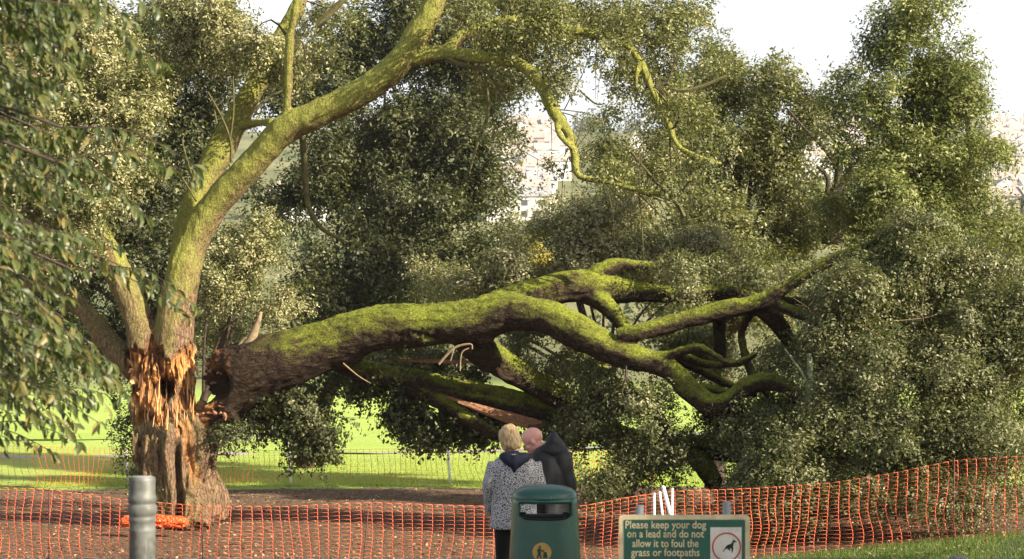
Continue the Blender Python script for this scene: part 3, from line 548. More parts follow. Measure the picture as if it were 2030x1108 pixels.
bt([(1170, 555, 20, 29.4), (1208, 528, 15, 29.4), (1250, 524, 10, 29.5), (1310, 530, 8, 29.6)], 18, .1, 3); bt([(1150, 575, 22, 29.4), (1200, 605, 18, 29.2), (1235, 645, 14, 29), (1250, 690, 10, 28.8)], 18, .1, 3)
bt([(920, 665, 30, 29.2), (970, 705, 30, 29.5), (1040, 748, 26, 29.8), (1110, 788, 24, 30), (1165, 815, 20, 30.2)], 30, .1, 3, seed=9)
bt([(655, 715, 16, 29.8), (720, 735, 22, 30.1), (800, 752, 24, 30.3), (900, 775, 27, 30.4), (1000, 796, 27, 30.4), (1080, 818, 30, 30.4), (1150, 838, 26, 30.3), (1260, 880, 28, 30), (1340, 895, 30, 29.6), (1400, 885, 24, 29.2), (1470, 905, 17, 28.8)], 36, .1, 3, seed=11)
bt([(1370, 890, 24, 29.4), (1395, 925, 20, 29), (1420, 960, 14, 28.6)], 18, .1, 3)
bt([(1275, 712, 12, 28), (1340, 705, 9, 28.1), (1400, 722, 8, 28.2), (1450, 722, 6, 28.2)], 14, .1, 3); bt([(1320, 700, 10, 28.6), (1390, 735, 10, 28.6), (1450, 765, 9, 28.6), (1500, 780, 7, 28.6)], 14, .1, 3)
bt([(1360, 772, 14, 27.8), (1410, 775, 11, 28), (1450, 782, 8, 28)], 14, .1, 3); bt([(1470, 800, 14, 27.8), (1525, 838, 14, 27.8), (1570, 880, 12, 27.7), (1555, 925, 9, 27.7)], 18, .1, 3); bt([(1560, 790, 12, 27.3), (1620, 805, 10, 27.4), (1690, 830, 7, 27.5), (1760, 870, 4, 27.5)], 14, .1, 3)
bt([(1335, 742, 12, 28.2), (1390, 800, 11, 28.4), (1430, 860, 10, 28.5)], 14, .1, 3); bt([(1500, 605, 10, 28), (1470, 660, 9, 28.2), (1490, 740, 8, 28.2), (1530, 790, 7, 28)], 14, .1, 3); bt([(1290, 720, 9, 27.9), (1380, 690, 8, 27.8), (1450, 720, 7, 27.7), (1500, 700, 5, 27.6)], 14, .1, 3); bt([(1160, 700, 14, 29.3), (1220, 760, 12, 29), (1290, 800, 10, 28.8), (1330, 870, 9, 28.8)], 14, .1, 3)
bt([(1426, 615, 12, 28.3), (1426, 660, 12, 28.6), (1428, 712, 11, 28.8)], 14, .1, 3); bt([(800, 765, 18, 30.3), (880, 800, 16, 30.2), (960, 850, 13, 30), (1010, 870, 8, 30)], 18, .1, 3)
for kx, ky, kr, kY in ((850, 672, 15, 28.9), (700, 708, 13, 29.4), (960, 668, 15, 28.8), (520, 745, 13, 29.35), (1205, 712, 9, 28.1)): mb.ball(P(kx, ky, kY), (kr / F * kY * 1.5, kr / F * kY, kr / F * kY), n=12)
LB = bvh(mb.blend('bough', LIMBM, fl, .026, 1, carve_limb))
mb = MB()
for L in ([(470, 705, 10, 29.5), (495, 680, 10, 29.5), (508, 650, 7, 29.5), (518, 618, 3, 29.5)], [(497, 675, 6, 29.5), (485, 672, 4, 29.5), (470, 690, 3, 29.5)]): mb.tube(limb(L), 10, .2, 3)
mb.build('broken_stub', TWIG_PALE, fl, True)
mb = MB()
for i in range(7):
    a = P(890 + i * 6 + random.uniform(-8, 8), 786 + i * 3, 29.95 - i * .01); b = P(1085 + random.uniform(-30, 8), 832 + i * 4, 29.9 - i * .01); m = a.lerp(b, .5) - Vector((0, 0, .03)); mb.tube([(a, .015), (m, .045), (b, .012)], 5, .4, 2)
mb.tube([(P(760, 713, 29.6), .02), (P(880, 716, 29.6), .035), (P(955, 718, 29.6), .02)], 5, .3, 2); mb.tube([(P(1000, 745, 29), .01), (P(985, 730, 29), .03), (P(1020, 752, 29), .02)], 5, .2, 2)
mb.build('split_wood', WOOD_BROWN, fl)
mb = MB()
for i in range(26):   # torn wood round the butt end
    x = random.uniform(396, 446); y = random.uniform(795, 826) if i % 2 else random.uniform(715, 760); shard_at(x, y, (random.gauss(-.8, .4), -.1, random.gauss(0, .5)), random.uniform(.06, .18), random.uniform(.04, .09), .04, .02, LB)
mb.build('torn_wood', WOOD_BROWN, fl)
mb = MB()
mb.tube(limb([(1603, 700, 5, 26.5), (1608, 760, 8, 26.5), (1602, 830, 9, 26.5), (1606, 900, 6, 26.5), (1602, 960, 5, 26), (1622, 1015, 4, 25.6)]), 8, .25, 2)
mb.tube(limb([(1555, 690, 2, 26.5), (1590, 740, 3, 26.5), (1610, 780, 4, 26.5)]), 6); mb.tube(limb([(1608, 775, 5, 26.5), (1660, 720, 4, 26.5), (1710, 660, 3, 26.5)]), 6)
mb.build('lichen_branch', simple('lichen_bark', (.17, .2, .12), .9, var=.5, scale=20), fl, True)
mb = MB()
for L in ([(870, 722, 2.5, 28.7), (900, 690, 2.5, 28.7), (932, 682, 2, 28.7), (936, 692, 1.5, 28.7)], [(900, 690, 2, 28.7), (893, 715, 1.5, 28.7)], [(912, 735, 1.5, 28.7), (915, 700, 1.5, 28.7), (930, 690, 1.5, 28.7)], [(988, 735, 4, 28.8), (1000, 748, 4, 28.8), (1020, 752, 2, 28.8)],
          [(1120, 850, 2, 29), (1145, 832, 1.5, 29), (1165, 838, 1, 29)], [(680, 720, 2, 29.2), (710, 745, 1.5, 29.2), (735, 760, 1, 29.2)]): mb.tube(limb(L), 5)
for i in range(46):
    x = random.uniform(1620, 2020); y = random.uniform(600, 930); p = P(x, y, 26.1 + random.random()); L = random.uniform(.4, 1.2); a = random.choice((random.gauss(.9, .5), random.gauss(2.2, .4)))
    m = p + Vector((math.cos(a) * L * .5 + random.uniform(-.1, .1), random.uniform(-.1, .1), math.sin(a) * L * .5 + random.uniform(-.1, .1))); mb.tube([(p, .008), (m, .006), (p + Vector((math.cos(a) * L, random.uniform(-.2, .2), math.sin(a) * L)), .002)], 4, sub=4)
    for k in range(2): mb.tube([(m, .005), (m + Vector((random.uniform(-.3, .3), random.uniform(-.1, .1), random.uniform(.05, .3))), .002)], 3, sub=1)
mb.build('bare_twigs', TWIG_PALE, fl)
HOLES_F = [(1362, 812, 34, 24), (1475, 665, 44, 34), (1305, 965, 26, 18), (1420, 925, 45, 32), (1180, 905, 34, 38), (1080, 690, 45, 30), (1545, 570, 16, 14), (1590, 640, 22, 20)]
FB = [(1700, 600, 110, 90, 27.2, 1.1), (1820, 570, 100, 80, 27, 1.1), (1930, 620, 100, 100, 27, 1.2), (1750, 720, 130, 100, 26.6, 1.1), (1880, 750, 130, 100, 26.4, 1.1), (2000, 760, 80, 120, 26.2, 1), (1690, 850, 130, 90, 26.2, .9), (1830, 880, 130, 90, 25.8, .8), (1960, 870, 110, 90, 25.4, .8), (1560, 930, 90, 70, 26, .8), (1500, 860, 80, 70, 27.5, .9, .8), (1550, 720, 60, 50, 28.6, .7, .6), (2030, 640, 60, 100, 26.5, .8),
      (1700, 990, 120, 60, 25.6, .5), (1860, 980, 120, 60, 25, .45), (1560, 1020, 100, 60, 25.9, .5), (1400, 1010, 90, 50, 26.2, .6, .8), (1990, 960, 80, 60, 24.6, .4), (1640, 700, 50, 60, 27, .7), (1800, 500, 50, 45, 27, .7), (1700, 580, 50, 36, 28.4, .5, .7), (1800, 470, 60, 50, 27.4, .7), (1650, 640, 50, 40, 26.8, .5), (1640, 790, 60, 50, 26.6, .6), (1560, 800, 70, 60, 29.5, .6), (1700, 830, 110, 70, 29, .8), (1860, 850, 110, 70, 28.6, .8), (1980, 850, 80, 80, 28.4, .8), (1620, 920, 120, 60, 28.6, .7), (1780, 940, 120, 50, 28.4, .6), (1930, 930, 100, 50, 28, .6), (1500, 700, 60, 50, 31, .7), (1450, 780, 60, 50, 31, .7), (1420, 960, 80, 40, 28.4, .5), (1950, 520, 90, 60, 27.4, 1)]
FD = [(1230, 830, 80, 70, 28.6, .9), (1180, 760, 60, 50, 28.9, .8), (1290, 800, 60, 60, 28, .8), (1120, 700, 80, 50, 30.6, .8), (1060, 680, 70, 40, 30.8, .7, .7), (1240, 920, 90, 60, 28, .9, .8), (1330, 860, 70, 50, 28, .8), (1200, 960, 60, 36, 27.6, .7, .9), (1440, 840, 60, 60, 29.2, .8), (1340, 660, 60, 40, 29.5, .7), (1400, 700, 80, 60, 29.8, .8), (1480, 940, 60, 50, 26.8, .7), (1300, 930, 60, 40, 28, .7, .6), (1160, 680, 50, 40, 29.6, .6), (1450, 540, 90, 40, 30, .8, .7), (1590, 560, 50, 40, 29.2, .6, .6), (1350, 560, 50, 40, 29, .5, .8), (1330, 520, 50, 26, 29.2, .5, .8), (1480, 570, 50, 30, 29.6, .5, .8), (1150, 850, 50, 50, 29.4, .6), (1100, 640, 40, 20, 30.6, .4, .5)]
FH = [(600, 800, 60, 55, 30, .5, .8), (560, 790, 45, 35, 30, .4, .6), (620, 850, 45, 40, 30, .4, .8), (545, 860, 40, 35, 30, .35, .7), (625, 905, 30, 28, 30, .3, .8), (575, 885, 28, 22, 30, .3, .6), (680, 760, 60, 24, 30.4, .4, .6), (690, 830, 16, 12, 30, .2, .5), (830, 815, 60, 50, 30.6, .5, .95), (880, 840, 70, 46, 30.6, .5, .95), (940, 830, 50, 45, 30.6, .45, .9), (840, 870, 30, 22, 30.6, .3, .8), (930, 870, 30, 20, 30.6, .3, .6), (760, 770, 60, 20, 30.4, .4, .5), (790, 730, 120, 26, 30.8, .4, .8), (900, 740, 60, 30, 30.8, .5, .8), (520, 820, 24, 40, 30.2, .3, .5), (440, 870, 30, 30, 30, .3, .7), (480, 820, 24, 24, 30.2, .3, .7), (800, 700, 60, 20, 29.6, .25, .3), (1000, 850, 40, 40, 30.6, .4, .6), (1110, 860, 40, 30, 30, .4, .8)]
C, O = crown_pts(FB, 46, .26, 1.4, HOLES_F); quads('foliage', leaves(C, 18, .13, .062, O, .5), LEAF_GREY, fl); CC = [C]
C, O = crown_pts(FD, 44, .26, 1.6, HOLES_F); quads('foliage', leaves(C, 18, .13, .064, O, .3), LEAF_GREY, fl); CC.append(C)
C, O = crown_pts(FH, 70, .3, 2.2, ()); quads('hanging_foliage', leaves(C, 14, .09, .07, O, .2, .8, .62), LEAF_DARK, fl); CC.append(C)
mb = MB()
twigs(CC[0], [P(1620, 636, 27.4), P(1600, 815, 27.1), P(1790, 450, 27.3), P(1760, 870, 27), P(1690, 700, 27), P(1850, 650, 27), P(1950, 780, 26.4), P(1570, 880, 27.7), P(1700, 930, 26)], 170, .02, mb)
twigs(CC[1], [P(1160, 815, 30.2), P(1250, 690, 28.8), P(1450, 782, 28), P(1340, 895, 29.6), P(1345, 584, 29.7), P(1240, 704, 28.1)], 120, .02, mb)
twigs(CC[2], [P(655, 715, 29.8), P(600, 730, 29.9), P(800, 752, 30.3), P(900, 775, 30.4), P(480, 790, 29.9), P(1000, 796, 30.4)], 90, .014, mb)
mb.build('twigs', TWIG, fl)

# dark broken stub high in the tree behind
mb = MB()
for L in ([(1650, 480, 22, 41), (1648, 420, 20, 40.8), (1655, 385, 16, 40.6), (1690, 350, 9, 40.4)], [(1650, 400, 10, 40.6), (1662, 340, 7, 40.4), (1640, 300, 5, 40.3), (1600, 260, 3, 40.2), (1560, 215, 2, 40.2)], [(1660, 370, 6, 40.5), (1690, 325, 5, 40.3), (1650, 290, 3, 40.2)], [(1640, 380, 5, 40.5), (1640, 350, 4, 40.4), (1620, 330, 3, 40.4)]): mb.tube(limb(L), 9, .15, 3)
b = mb.build('broken_branch', TWIG, None, True)
world_parent(b, [o for o in bpy.data.objects if o.name.startswith('evergreen_tree') and 'broken stub' in o.get('label', '')][0])
#PART2
# ------------------------------------------------------------------ plastic barrier netting
def lerp_list(L, x):
    for a, b in zip(L, L[1:]):
        if x <= b[0]: t = (x - a[0]) / (b[0] - a[0]); return [p + (q - p) * t for p, q in zip(a, b)]
    return list(L[-1])
def net(name, label, ctrl, dx, rows, wv, wh, posts, mat_, pmat, seed=0, amp=1.0):
    "ctrl: (px, Y, py_top, height m)"
    t = empty(name, P(ctrl[0][0], ctrl[0][2], ctrl[0][1]), label, 'safety fence')
    x = ctrl[0][0]; cols = []; k = 0
    while x < ctrl[-1][0]:
        _, Y, yt, h = lerp_list(ctrl, x); tp = P(x, yt, Y); col = []
        for r in range(rows + 1):
            f = r / rows; a = noise.noise(Vector((x * .006, f * 1.3, seed))); b_ = noise.noise(Vector((x * .013, f * 2, seed + 5)))
            col.append(Vector((tp.x + amp * f * (.3 * a + .1 * b_), tp.y + amp * (.16 * noise.noise(Vector((x * .01, f * 2.2, seed + 8)))) * min(1, f * 3), tp.z - h * f * (1 + .04 * b_) + .012 * noise.noise(Vector((x * .05, f * 6, seed))))))
        cols.append(col); g_ = 1 + .3 * noise.noise(Vector((x * .008, 3.3, seed)))
        x += dx / Y * F * g_; k += 1
    V = []
    def rib(a, b, w_, up):
        V.extend([a - up * w_, b - up * w_, b + up * w_, a + up * w_])
    for c in cols:
        for r in range(rows): rib(c[r], c[r + 1], wv / 2, Vector((1, 0, 0)))
    for r in range(rows + 1):
        wr = (wh if r else wh * 2.2) / 2
        for a, b in zip(cols, cols[1:]): rib(a[r] + Vector((0, -.003, 0)), b[r] + Vector((0, -.003, 0)), wr, Vector((0, 0, 1)))
    o = quads('netting', np.array([tuple(v) for v in V]), mat_, t)
    m = o.modifiers.new('thick', 'SOLIDIFY'); m.thickness = .002
    for (x0, y0, x1, y1, Y, r_) in posts:
        mb = MB(); mb.tube([(P(x0, y0, Y), r_), (P(x1, y1, Y), r_)], 8, sub=1); mb.build('post', pmat, t, True)
    return t
net('barrier_fence', 'sagging orange plastic mesh fence running across the front of the mulch', 
    [(-90, 24.4, 952, 1.05), (0, 24.2, 966, 1.05), (100, 24.1, 971, 1.05), (240, 24, 990, 1.04), (400, 24, 1003, 1.04), (560, 24, 1004, 1.04), (730, 24, 996, 1.05), (860, 24, 1000, 1.04), (1000, 24.1, 1005, 1.03), (1160, 24.1, 1002, 1.02), (1250, 24.3, 985, 1.02), (1330, 24.6, 974, 1.0), (1500, 24.7, 968, 1.0), (1650, 24.6, 957, 1.02), (1770, 24.3, 938, 1.06), (1890, 24, 913, 1.19), (1960, 23.7, 908, 1.16), (2120, 23.2, 899, 1.14)],
    .133, 19, .0088, .003, [(1892, 908, 1890, 1080, 24.02, .009), (732, 990, 716, 1160, 24.03, .009), (98, 968, 97, 1120, 24.1, .009), (1292, 976, 1290, 1120, 24.5, .009), (400, 998, 402, 1130, 24.03, .009)], ORANGE, ROD, 1, .65)
net('barrier_fence', 'far orange mesh fence along the edge of the sunlit grass with white posts',
    [(-60, 44.5, 885, 1.02), (60, 45, 884, 1.02), (300, 46, 892, 1.0), (573, 46.3, 893, 1.0), (890, 46.3, 888, 1.0), (1100, 46.3, 893, 1.0), (1300, 46.3, 895, .98)],
    .15, 15, .011, .003, [(571, 890, 577, 963, 46.35, .035), (888, 886, 893, 964, 46.35, .035), (250, 888, 254, 962, 45.9, .03)], ORANGE, WHITEP, 4)
sideL = [(P(30, 962, 24.3), P(30, 1105, 24.3)), (P(42, 890, 44.9), P(42, 965, 44.9))]
# white plastic stakes bundled by the fence
for i, (x0, y0, x1, lab) in enumerate(((1297, 980, 1297, 'shortest white plastic stake, leftmost of the cluster behind the green sign'), (1308, 977, 1313, 'thin leaning white stake, second from left behind the green sign'), (1315, 967, 1327, 'thick tilted white stake in the middle of the cluster behind the green sign'), (1333, 970, 1333, 'upright white stake, rightmost of the cluster behind the green sign'))):
    a = P(x0, y0, 23.6); x1 += 3 * (x1 - x0); b = Vector((P(x1, y0, 23.6).x, 23.6, gh(a.x, 23.6) - .1)); t = empty('stake', b, lab, 'stake', 'white stakes behind the sign')
    mb = MB(); r_ = .026 if i in (2,) else .017; mb.tube([(a, r_), (b, r_)], 8, sub=1); mb.build('shaft', WHITEP, t, True)
    mb = MB(); mb.ball(a, r_ * 1.25, n=8); mb.build('cap', WHITEP, t, True)
# crumpled spare netting lying at the foot of the oak
mb = MB()
rollm, rt, rb = mat('bundled_netting', .5, .3); rn = N(rt, 'TexVoronoi', Scale=24); rt.links.new(N(rt, 'TexCoord').outputs['Object'], rn.inputs['Vector'])
rt.links.new(ramp(rt, rn.outputs['Distance'], [(.2, (1, .24, .07)), (.55, (.75, .09, .02))]).outputs[0], rb.inputs['Base Color']); bump(rt, rb, rn.outputs['Distance'], .03)
mb.tube([(P(236, 1038, 28.2), .03), (P(250, 1034, 28.2), .085), (P(290, 1032, 28.15), .11), (P(330, 1034, 28.1), .095), (P(362, 1036, 28.1), .09), (P(371, 1040, 28.1), .04)], 30, .3, 2.5)
for i in range(14): a = P(random.uniform(240, 360), random.uniform(1026, 1040), 28.02); mb.tube([(a, .02), (a + Vector((random.uniform(.1, .3), -.03, random.uniform(-.05, .05))), .02)], 6, .3)
rl = mb.build('netting_roll', rollm, None, True); tag(rl, 'crumpled bundle of bright orange netting lying at the foot of the oak', 'netting')

# ------------------------------------------------------------------ litter bin
GREEN = simple('dark_green_plastic', (.012, .075, .055), .3, .6, var=.18, scale=5, bmp=.002)
GOLD = simple('gold_print', (.42, .27, .08), .6, var=.15)
grime(GREEN, (.035, .06, .045), (.12, .2, .17), .45)
DARKG = simple('dark_print', (.012, .05, .04), .6)
BLACK = simple('black_void', (.008, .009, .009), .8)
BY = 13.8; bx = (1080 - 1015) / F * BY; bz = gh(bx, BY)
t = empty('litter_bin', (bx, BY, bz), 'green domed litter bin with a gold litter symbol', 'litter bin')
def bz_of(py): return CZ - (py - HOR) / F * BY
hw = lambda z: (.262 + (bz_of(985) - z) * .052)
def shell(zs, n=72, p=3.2, skip=None, inset=0):
    v = []; f = []
    for z in zs:
        r = hw(z) - inset
        for k in range(n):
            a = 2 * math.pi * k / n; ca, sa = math.cos(a), math.sin(a)
            v.append((bx + r * math.copysign(abs(ca) ** (2 / p), ca), BY + r * .92 * math.copysign(abs(sa) ** (2 / p), sa), z))
    for i in range(len(zs) - 1):
        for k in range(n):
            k2 = (k + 1) % n; a = 2 * math.pi * (k + .5) / n
            if skip and skip(a, (zs[i] + zs[i + 1]) / 2): continue
            f.append((i * n + k, i * n + k2, (i + 1) * n + k2, (i + 1) * n + k))
    return v, f
s0, s1 = bz_of(1021), bz_of(995)
def slot(a, z):
    x = math.cos(a); x = math.copysign(abs(x) ** (2 / 3.2), x)
    return abs(x) < .80 and s0 - (.012 if abs(x) < .55 else -.004) < z < s1
zs = [bz + .02] + [bz + .02 + (s0 - .03 - bz - .02) * i / 8 for i in range(1, 9)] + [s0 - .018 + .006 * i for i in range(0, int((s1 - s0 + .03) / .006))] + [bz_of(985)]
mb = MB(); mb.add(*shell(zs, skip=slot)); o = mb.build('body', GREEN, t, True); m = o.modifiers.new('t', 'SOLIDIFY'); m.thickness = .022; m.offset = -1
mb = MB(); lid = []
rt_ = .266; zt = bz_of(960); zl = bz_of(986)
mb.loft([(bx, BY, zl - .012, rt_ * .985, rt_ * .92 * .985)] + [(bx, BY, zl + (zt - zl) * s_, rt_ * c_, rt_ * .92 * c_) for s_, c_ in ((0, 1), (.12, 1.0), (.3, .985), (.5, .93), (.66, .84), (.8, .68), (.9, .5), (.97, .28), (1, .05))], 64, 2.7); mb.build('lid', GREEN, t, True)
mb = MB(); r = hw(bz_of(1022)); mb.loft([(bx, BY, bz + .1, r * .88, r * .8), (bx, BY, bz_of(1024), r * .9, r * .82)], 32, 3.2); mb.build('liner', BLACK, t)
mb = MB(); r = hw(s0) ; 
for k in range(24):   # dark rolled rim under the slot
    pass
mb.tube([(Vector((bx - .2, BY - r * .925, s0 + .018)), .006), (Vector((bx - .15, BY - r * .925, s0 - .004)), .009), (Vector((bx, BY - r * .93, s0 - .012)), .010), (Vector((bx + .15, BY - r * .925, s0 - .004)), .009), (Vector((bx + .2, BY - r * .925, s0 + .018)), .006)], 8); mb.build('rim', BLACK, t, True)
mb = MB(); r = hw(bz) ; mb.loft([(bx, BY, bz - .05, r + .01, r * .93), (bx, BY, bz + .03, r + .01, r * .93), (bx, BY, bz + .04, r - .02, r * .88)], 48, 3.2); mb.build('base', BLACK, t)
def flat(poly, y, thick=.003):
    mb = MB(); n = len(poly); v = [(a, y, b) for a, b in poly] + [(a, y + thick, b) for a, b in poly]
    mb.add(v, [tuple(range(n))] + [tuple(reversed(range(n, 2 * n)))] + [(i, i + n, (i + 1) % n + n, (i + 1) % n) for i in range(n)]); return mb
ex, ez = bx - .028, bz_of(1087); ey = BY - hw(ez) * .92 - .004; er = 18.5 / F * BY
emb = flat([(ex + er * math.cos(2 * math.pi * k / 40), ez + er * math.sin(2 * math.pi * k / 40)) for k in range(40)], ey).build('emblem', GOLD, t)
mb = flat([(ex + er * .93 * math.cos(2 * math.pi * k / 40), ez + er * .93 * math.sin(2 * math.pi * k / 40)) for k in range(40)], ey)
Q = lambda L: [(ex + a * er, ez + b * er) for a, b in L]
mb = flat(Q([(.1, -.62), (.6, -.62), (.52, .02), (.18, .02)]), ey - .003)
for poly in (Q([(-.32, .62), (-.16, .7), (-.08, .56), (-.16, .44), (-.3, .48)]), Q([(-.42, .38), (-.2, .42), (.1, .14), (.22, .3), (.28, .22), (.12, -.02), (-.14, .16), (-.1, -.25), (-.02, -.7), (-.14, -.7), (-.26, -.3), (-.46, -.7), (-.58, -.66), (-.4, -.1), (-.5, .1)])):
    q = flat(poly, ey - .003); mb.add(q.v, q.f)
o = mb.build('emblem_figure', DARKG); world_parent(o, emb)

# ------------------------------------------------------------------ sign
SY = 9.75; CREAM = simple('cream_paint', (.6, .53, .33), .6, var=.22, scale=7); SG = simple('sign_green', (.016, .095, .065), .5, .4, var=.2, scale=4)
t = empty('dog_sign', (P(1357, 1020, SY).x, SY, gh(.98, SY)), 'green sign with cream lettering about dogs on two grey posts', 'sign')
def SP(px, py, dy=0): v = P(px, py, SY); v.y += dy; return v
def rrect(x0, y0, x1, y1, r, n=6):
    out = []
    for cx, cy, a0 in ((x1 - r, y1 - r, 0), (x0 + r, y1 - r, 90), (x0 + r, y0 + r, 180), (x1 - r, y0 + r, 270)):
        out += [(cx + r * math.cos(R(a0 + 90 * k / n)), cy + r * math.sin(R(a0 + 90 * k / n))) for k in range(n + 1)]
    return out
grime(SG, (.05, .08, .05), (.1, .16, .13), .4); grime(CREAM, (.28, .24, .13), (.6, .55, .4), .5)
a = SP(1227, 1021); b = SP(1487, 1203)
mb = flat(rrect(a.x, b.z, b.x, a.z, .025), SY, .02); mb.build('frame', CREAM, t)
a2 = SP(1237, 1030); b2 = SP(1477, 1194)
mb = flat(rrect(a2.x, b2.z, b2.x, a2.z, .008), SY - .004, .003); mb.build('panel', SG, t)
for i, s_ in enumerate(('Please keep your dog', 'on a lead and do not', 'allow it to foul the', 'grass or footpaths')):
    cu = bpy.data.curves.new('lettering', 'FONT'); cu.body = s_; cu.size = .062; cu.align_x = 'CENTER'; cu.offset = .0007; cu.extrude = .001; cu.space_character = 1.02
    o = bpy.data.objects.new('lettering', cu); COL.objects.link(o); bpy.context.view_layer.update()
    me = bpy.data.meshes.new_from_object(o.evaluated_get(bpy.context.evaluated_depsgraph_get())); wd = o.dimensions.x; bpy.data.objects.remove(o)
    want = (160, 152, 131, 136)[i] / F * SY; sc = want / wd; c = SP((1319, 1319, 1319, 1319)[i], (1047, 1065, 1084, 1102)[i], -.006)
    me.transform(Matrix.Translation(c) @ Matrix.Rotation(R(90), 4, 'X') @ Matrix.Diagonal((sc, 1.0, 1, 1))); me.materials.clear(); link('lettering', me, CREAM, t)
a = SP(1408, 1045); b = SP(1470, 1128)
WPAPER = grime(simple('weathered_white', (.62, .61, .56), .6, var=.2, scale=14), (.38, .36, .22), (.7, .7, .66), .7)
stk = flat([(a.x, b.z), (b.x, b.z), (b.x, a.z), (a.x, a.z)], SY - .007, .002).build('sticker', WPAPER, t)
cx, cz_ = SP(1440, 1084).x, SP(1440, 1084).z; rr = 29 / F * SY; mb = MB(); v = []; 
for k in range(48):
    an = 2 * math.pi * k / 48
    for q in (rr, rr * .9): v.append((cx + q * math.cos(an), SY - .009, cz_ + q * math.sin(an)))
mb.add(v, [(2 * k, 2 * ((k + 1) % 48), 2 * ((k + 1) % 48) + 1, 2 * k + 1) for k in range(48)]); o = mb.build('warning_ring', simple('sign_red', (.4, .05, .05), .6)); world_parent(o, stk)
D = [(1231, 922), (1236, 918), (1240, 928), (1262, 934), (1262, 942), (1246, 945), (1236, 952), (1230, 985), (1232, 1010), (1224, 1046), (1216, 1046), (1218, 1015), (1206, 1000), (1196, 1008), (1206, 1024), (1198, 1028), (1182, 1012), (1170, 1004), (1150, 1018), (1136, 1040), (1128, 1036), (1148, 1008), (1160, 985), (1182, 968), (1206, 962), (1222, 945)]
mb = flat([(SP(1200 + x / 4.861, 0).x, SP(0, 880 + y / 4.861).z) for x, y in D][::-1], SY - .0095, .001); o = mb.build('dog_symbol', simple('black_print', (.012, .012, .012), .6)); world_parent(o, stk)
for px, py in ((1270, 1003), (1443, 996)):
    c = SP(px, py, .045); mb = MB(); mb.tube([(Vector((c.x, c.y, gh(c.x, c.y) - .1)), .023), (c, .023)], 20, sub=1); mb.build('post', GALV, t, True)

# ------------------------------------------------------------------ bollard and stone in the foreground
LY = 8.0; lx = (282 - 1015) / F * LY; t = empty('bollard', (lx, LY, gh(lx, LY)), 'weathered grey metal bollard with ringed neck, close to the camera', 'bollard')
BOLL = simple('bollard_paint', (.13, .138, .13), .6, .4, .2, var=.45, scale=14)
zf = lambda py: CZ - (py - HOR) / F * LY; pf = lambda p: p / F * LY
grime(BOLL, (.07, .07, .06), (.3, .32, .32), .6)
prof = [(gh(lx, LY) - .05, 26), (zf(1056), 25.5), (zf(1053), 26.5), (zf(1048), 26.5), (zf(1046), 25.5), (zf(1034), 25.5), (zf(1032), 26.5), (zf(1026), 26.5), (zf(1023), 25), (zf(1020), 28), (zf(1012), 29.3), (zf(1003), 28.5), (zf(1000), 26), (zf(997), 25.5), (zf(994), 28), (zf(984), 28), (zf(981), 25.8), (zf(953), 25.8), (zf(947), 25.4), (zf(945), 23)]
mb = MB(); mb.loft([(lx, LY, z, pf(r_), pf(r_)) for z, r_ in prof], 48); mb.build('column', BOLL, t, True)
mb = MB(); mb.loft([(lx, LY, zf(945), pf(21), pf(21)), (lx, LY, zf(944), pf(19), pf(19))], 32); mb.build('cap', GALV, t, True)
mb = MB(); c = P(1900, 1116, 16.5); mb.ball((c.x, 16.5, c.z), (.13, .12, .075), n=24)
def rock(me):
    for v in frozen(me): v.co += v.normal * .03 * noise.noise(v.co * 6) + v.normal * .01 * noise.noise(v.co * 22)
    thaw(me)
mb.ball((c.x + .02, 16.5, c.z - .12), (.17, .15, .14), n=20)
o = mb.blend('boulder', simple('boulder_stone', (.2, .18, .17), .9, var=.4, scale=10, bmp=.02), None, .012, 1, rock); tag(o, 'rounded grey stone at the edge of the grass verge', 'stone')

# ------------------------------------------------------------------ two people
SKIN = simple('skin', (.62, .33, .25), .5, .4, var=.08, scale=10); SKIN2 = simple('pink_skin', (.68, .34, .27), .45, .5, var=.1, scale=9)
HAIR = bpy.data.materials.new('blond_hair'); HAIR.use_nodes = True; ht = HAIR.node_tree; hb = ht.nodes['Principled BSDF']; hb.inputs['Roughness'].default_value = .55
hn = noise_n(ht, 1.0, 5, None, .7, (60, 60, 14)); ht.links.new(ramp(ht, hn.outputs['Fac'], [(.3, (.2, .12, .05)), (.55, (.5, .36, .18)), (.75, (.75, .6, .36))]).outputs[0], hb.inputs['Base Color']); bump(ht, hb, hn.outputs['Fac'], .01)
COAT, ct, cb = mat('patterned_coat', .85, .2); cv = N(ct, 'TexVoronoi', feature='DISTANCE_TO_EDGE', Scale=92); ct.links.new(N(ct, 'TexCoord').outputs['Object'], cv.inputs['Vector'])
ct.links.new(ramp(ct, cv.outputs['Distance'], [(.1, (.02, .02, .025)), (.17, (.72, .72, .74))]).outputs[0], cb.inputs['Base Color'])
NAVY = simple('navy_fabric', (.013, .016, .032), .9, var=.3, scale=20, bmp=.004); TROU = simple('black_trousers', (.006, .006, .008), .9); JACK = simple('black_jacket', (.012, .012, .014), .6, .4, var=.3, scale=6, bmp=.01)
SHOE = simple('dark_shoes', (.02, .018, .016), .6)
def head(mb, M, s=1):
    q = M.to_3x3()
    def B(c, r): mb.ball(M @ Vector(c), r, q, 20)
    B((0, -.012, .03), (.077, .097, .09)); B((0, .03, -.03), (.063, .066, .082)); B((0, .06, -.088), (.036, .03, .027)); B((0, .082, .012), (.045, .014, .012))
    mb.tube([(M @ Vector((0, .088, .005)), .009), (M @ Vector((0, .112, -.028)), .013)], 10, sub=2); B((0, .09, -.06), (.024, .011, .006)); B((0, .088, -.07), (.021, .011, .006))
    for sx in (-1, 1): B((sx * .077, -.002, -.008), (.01, .02, .03)); B((sx * .045, .06, -.025), (.02, .02, .02))
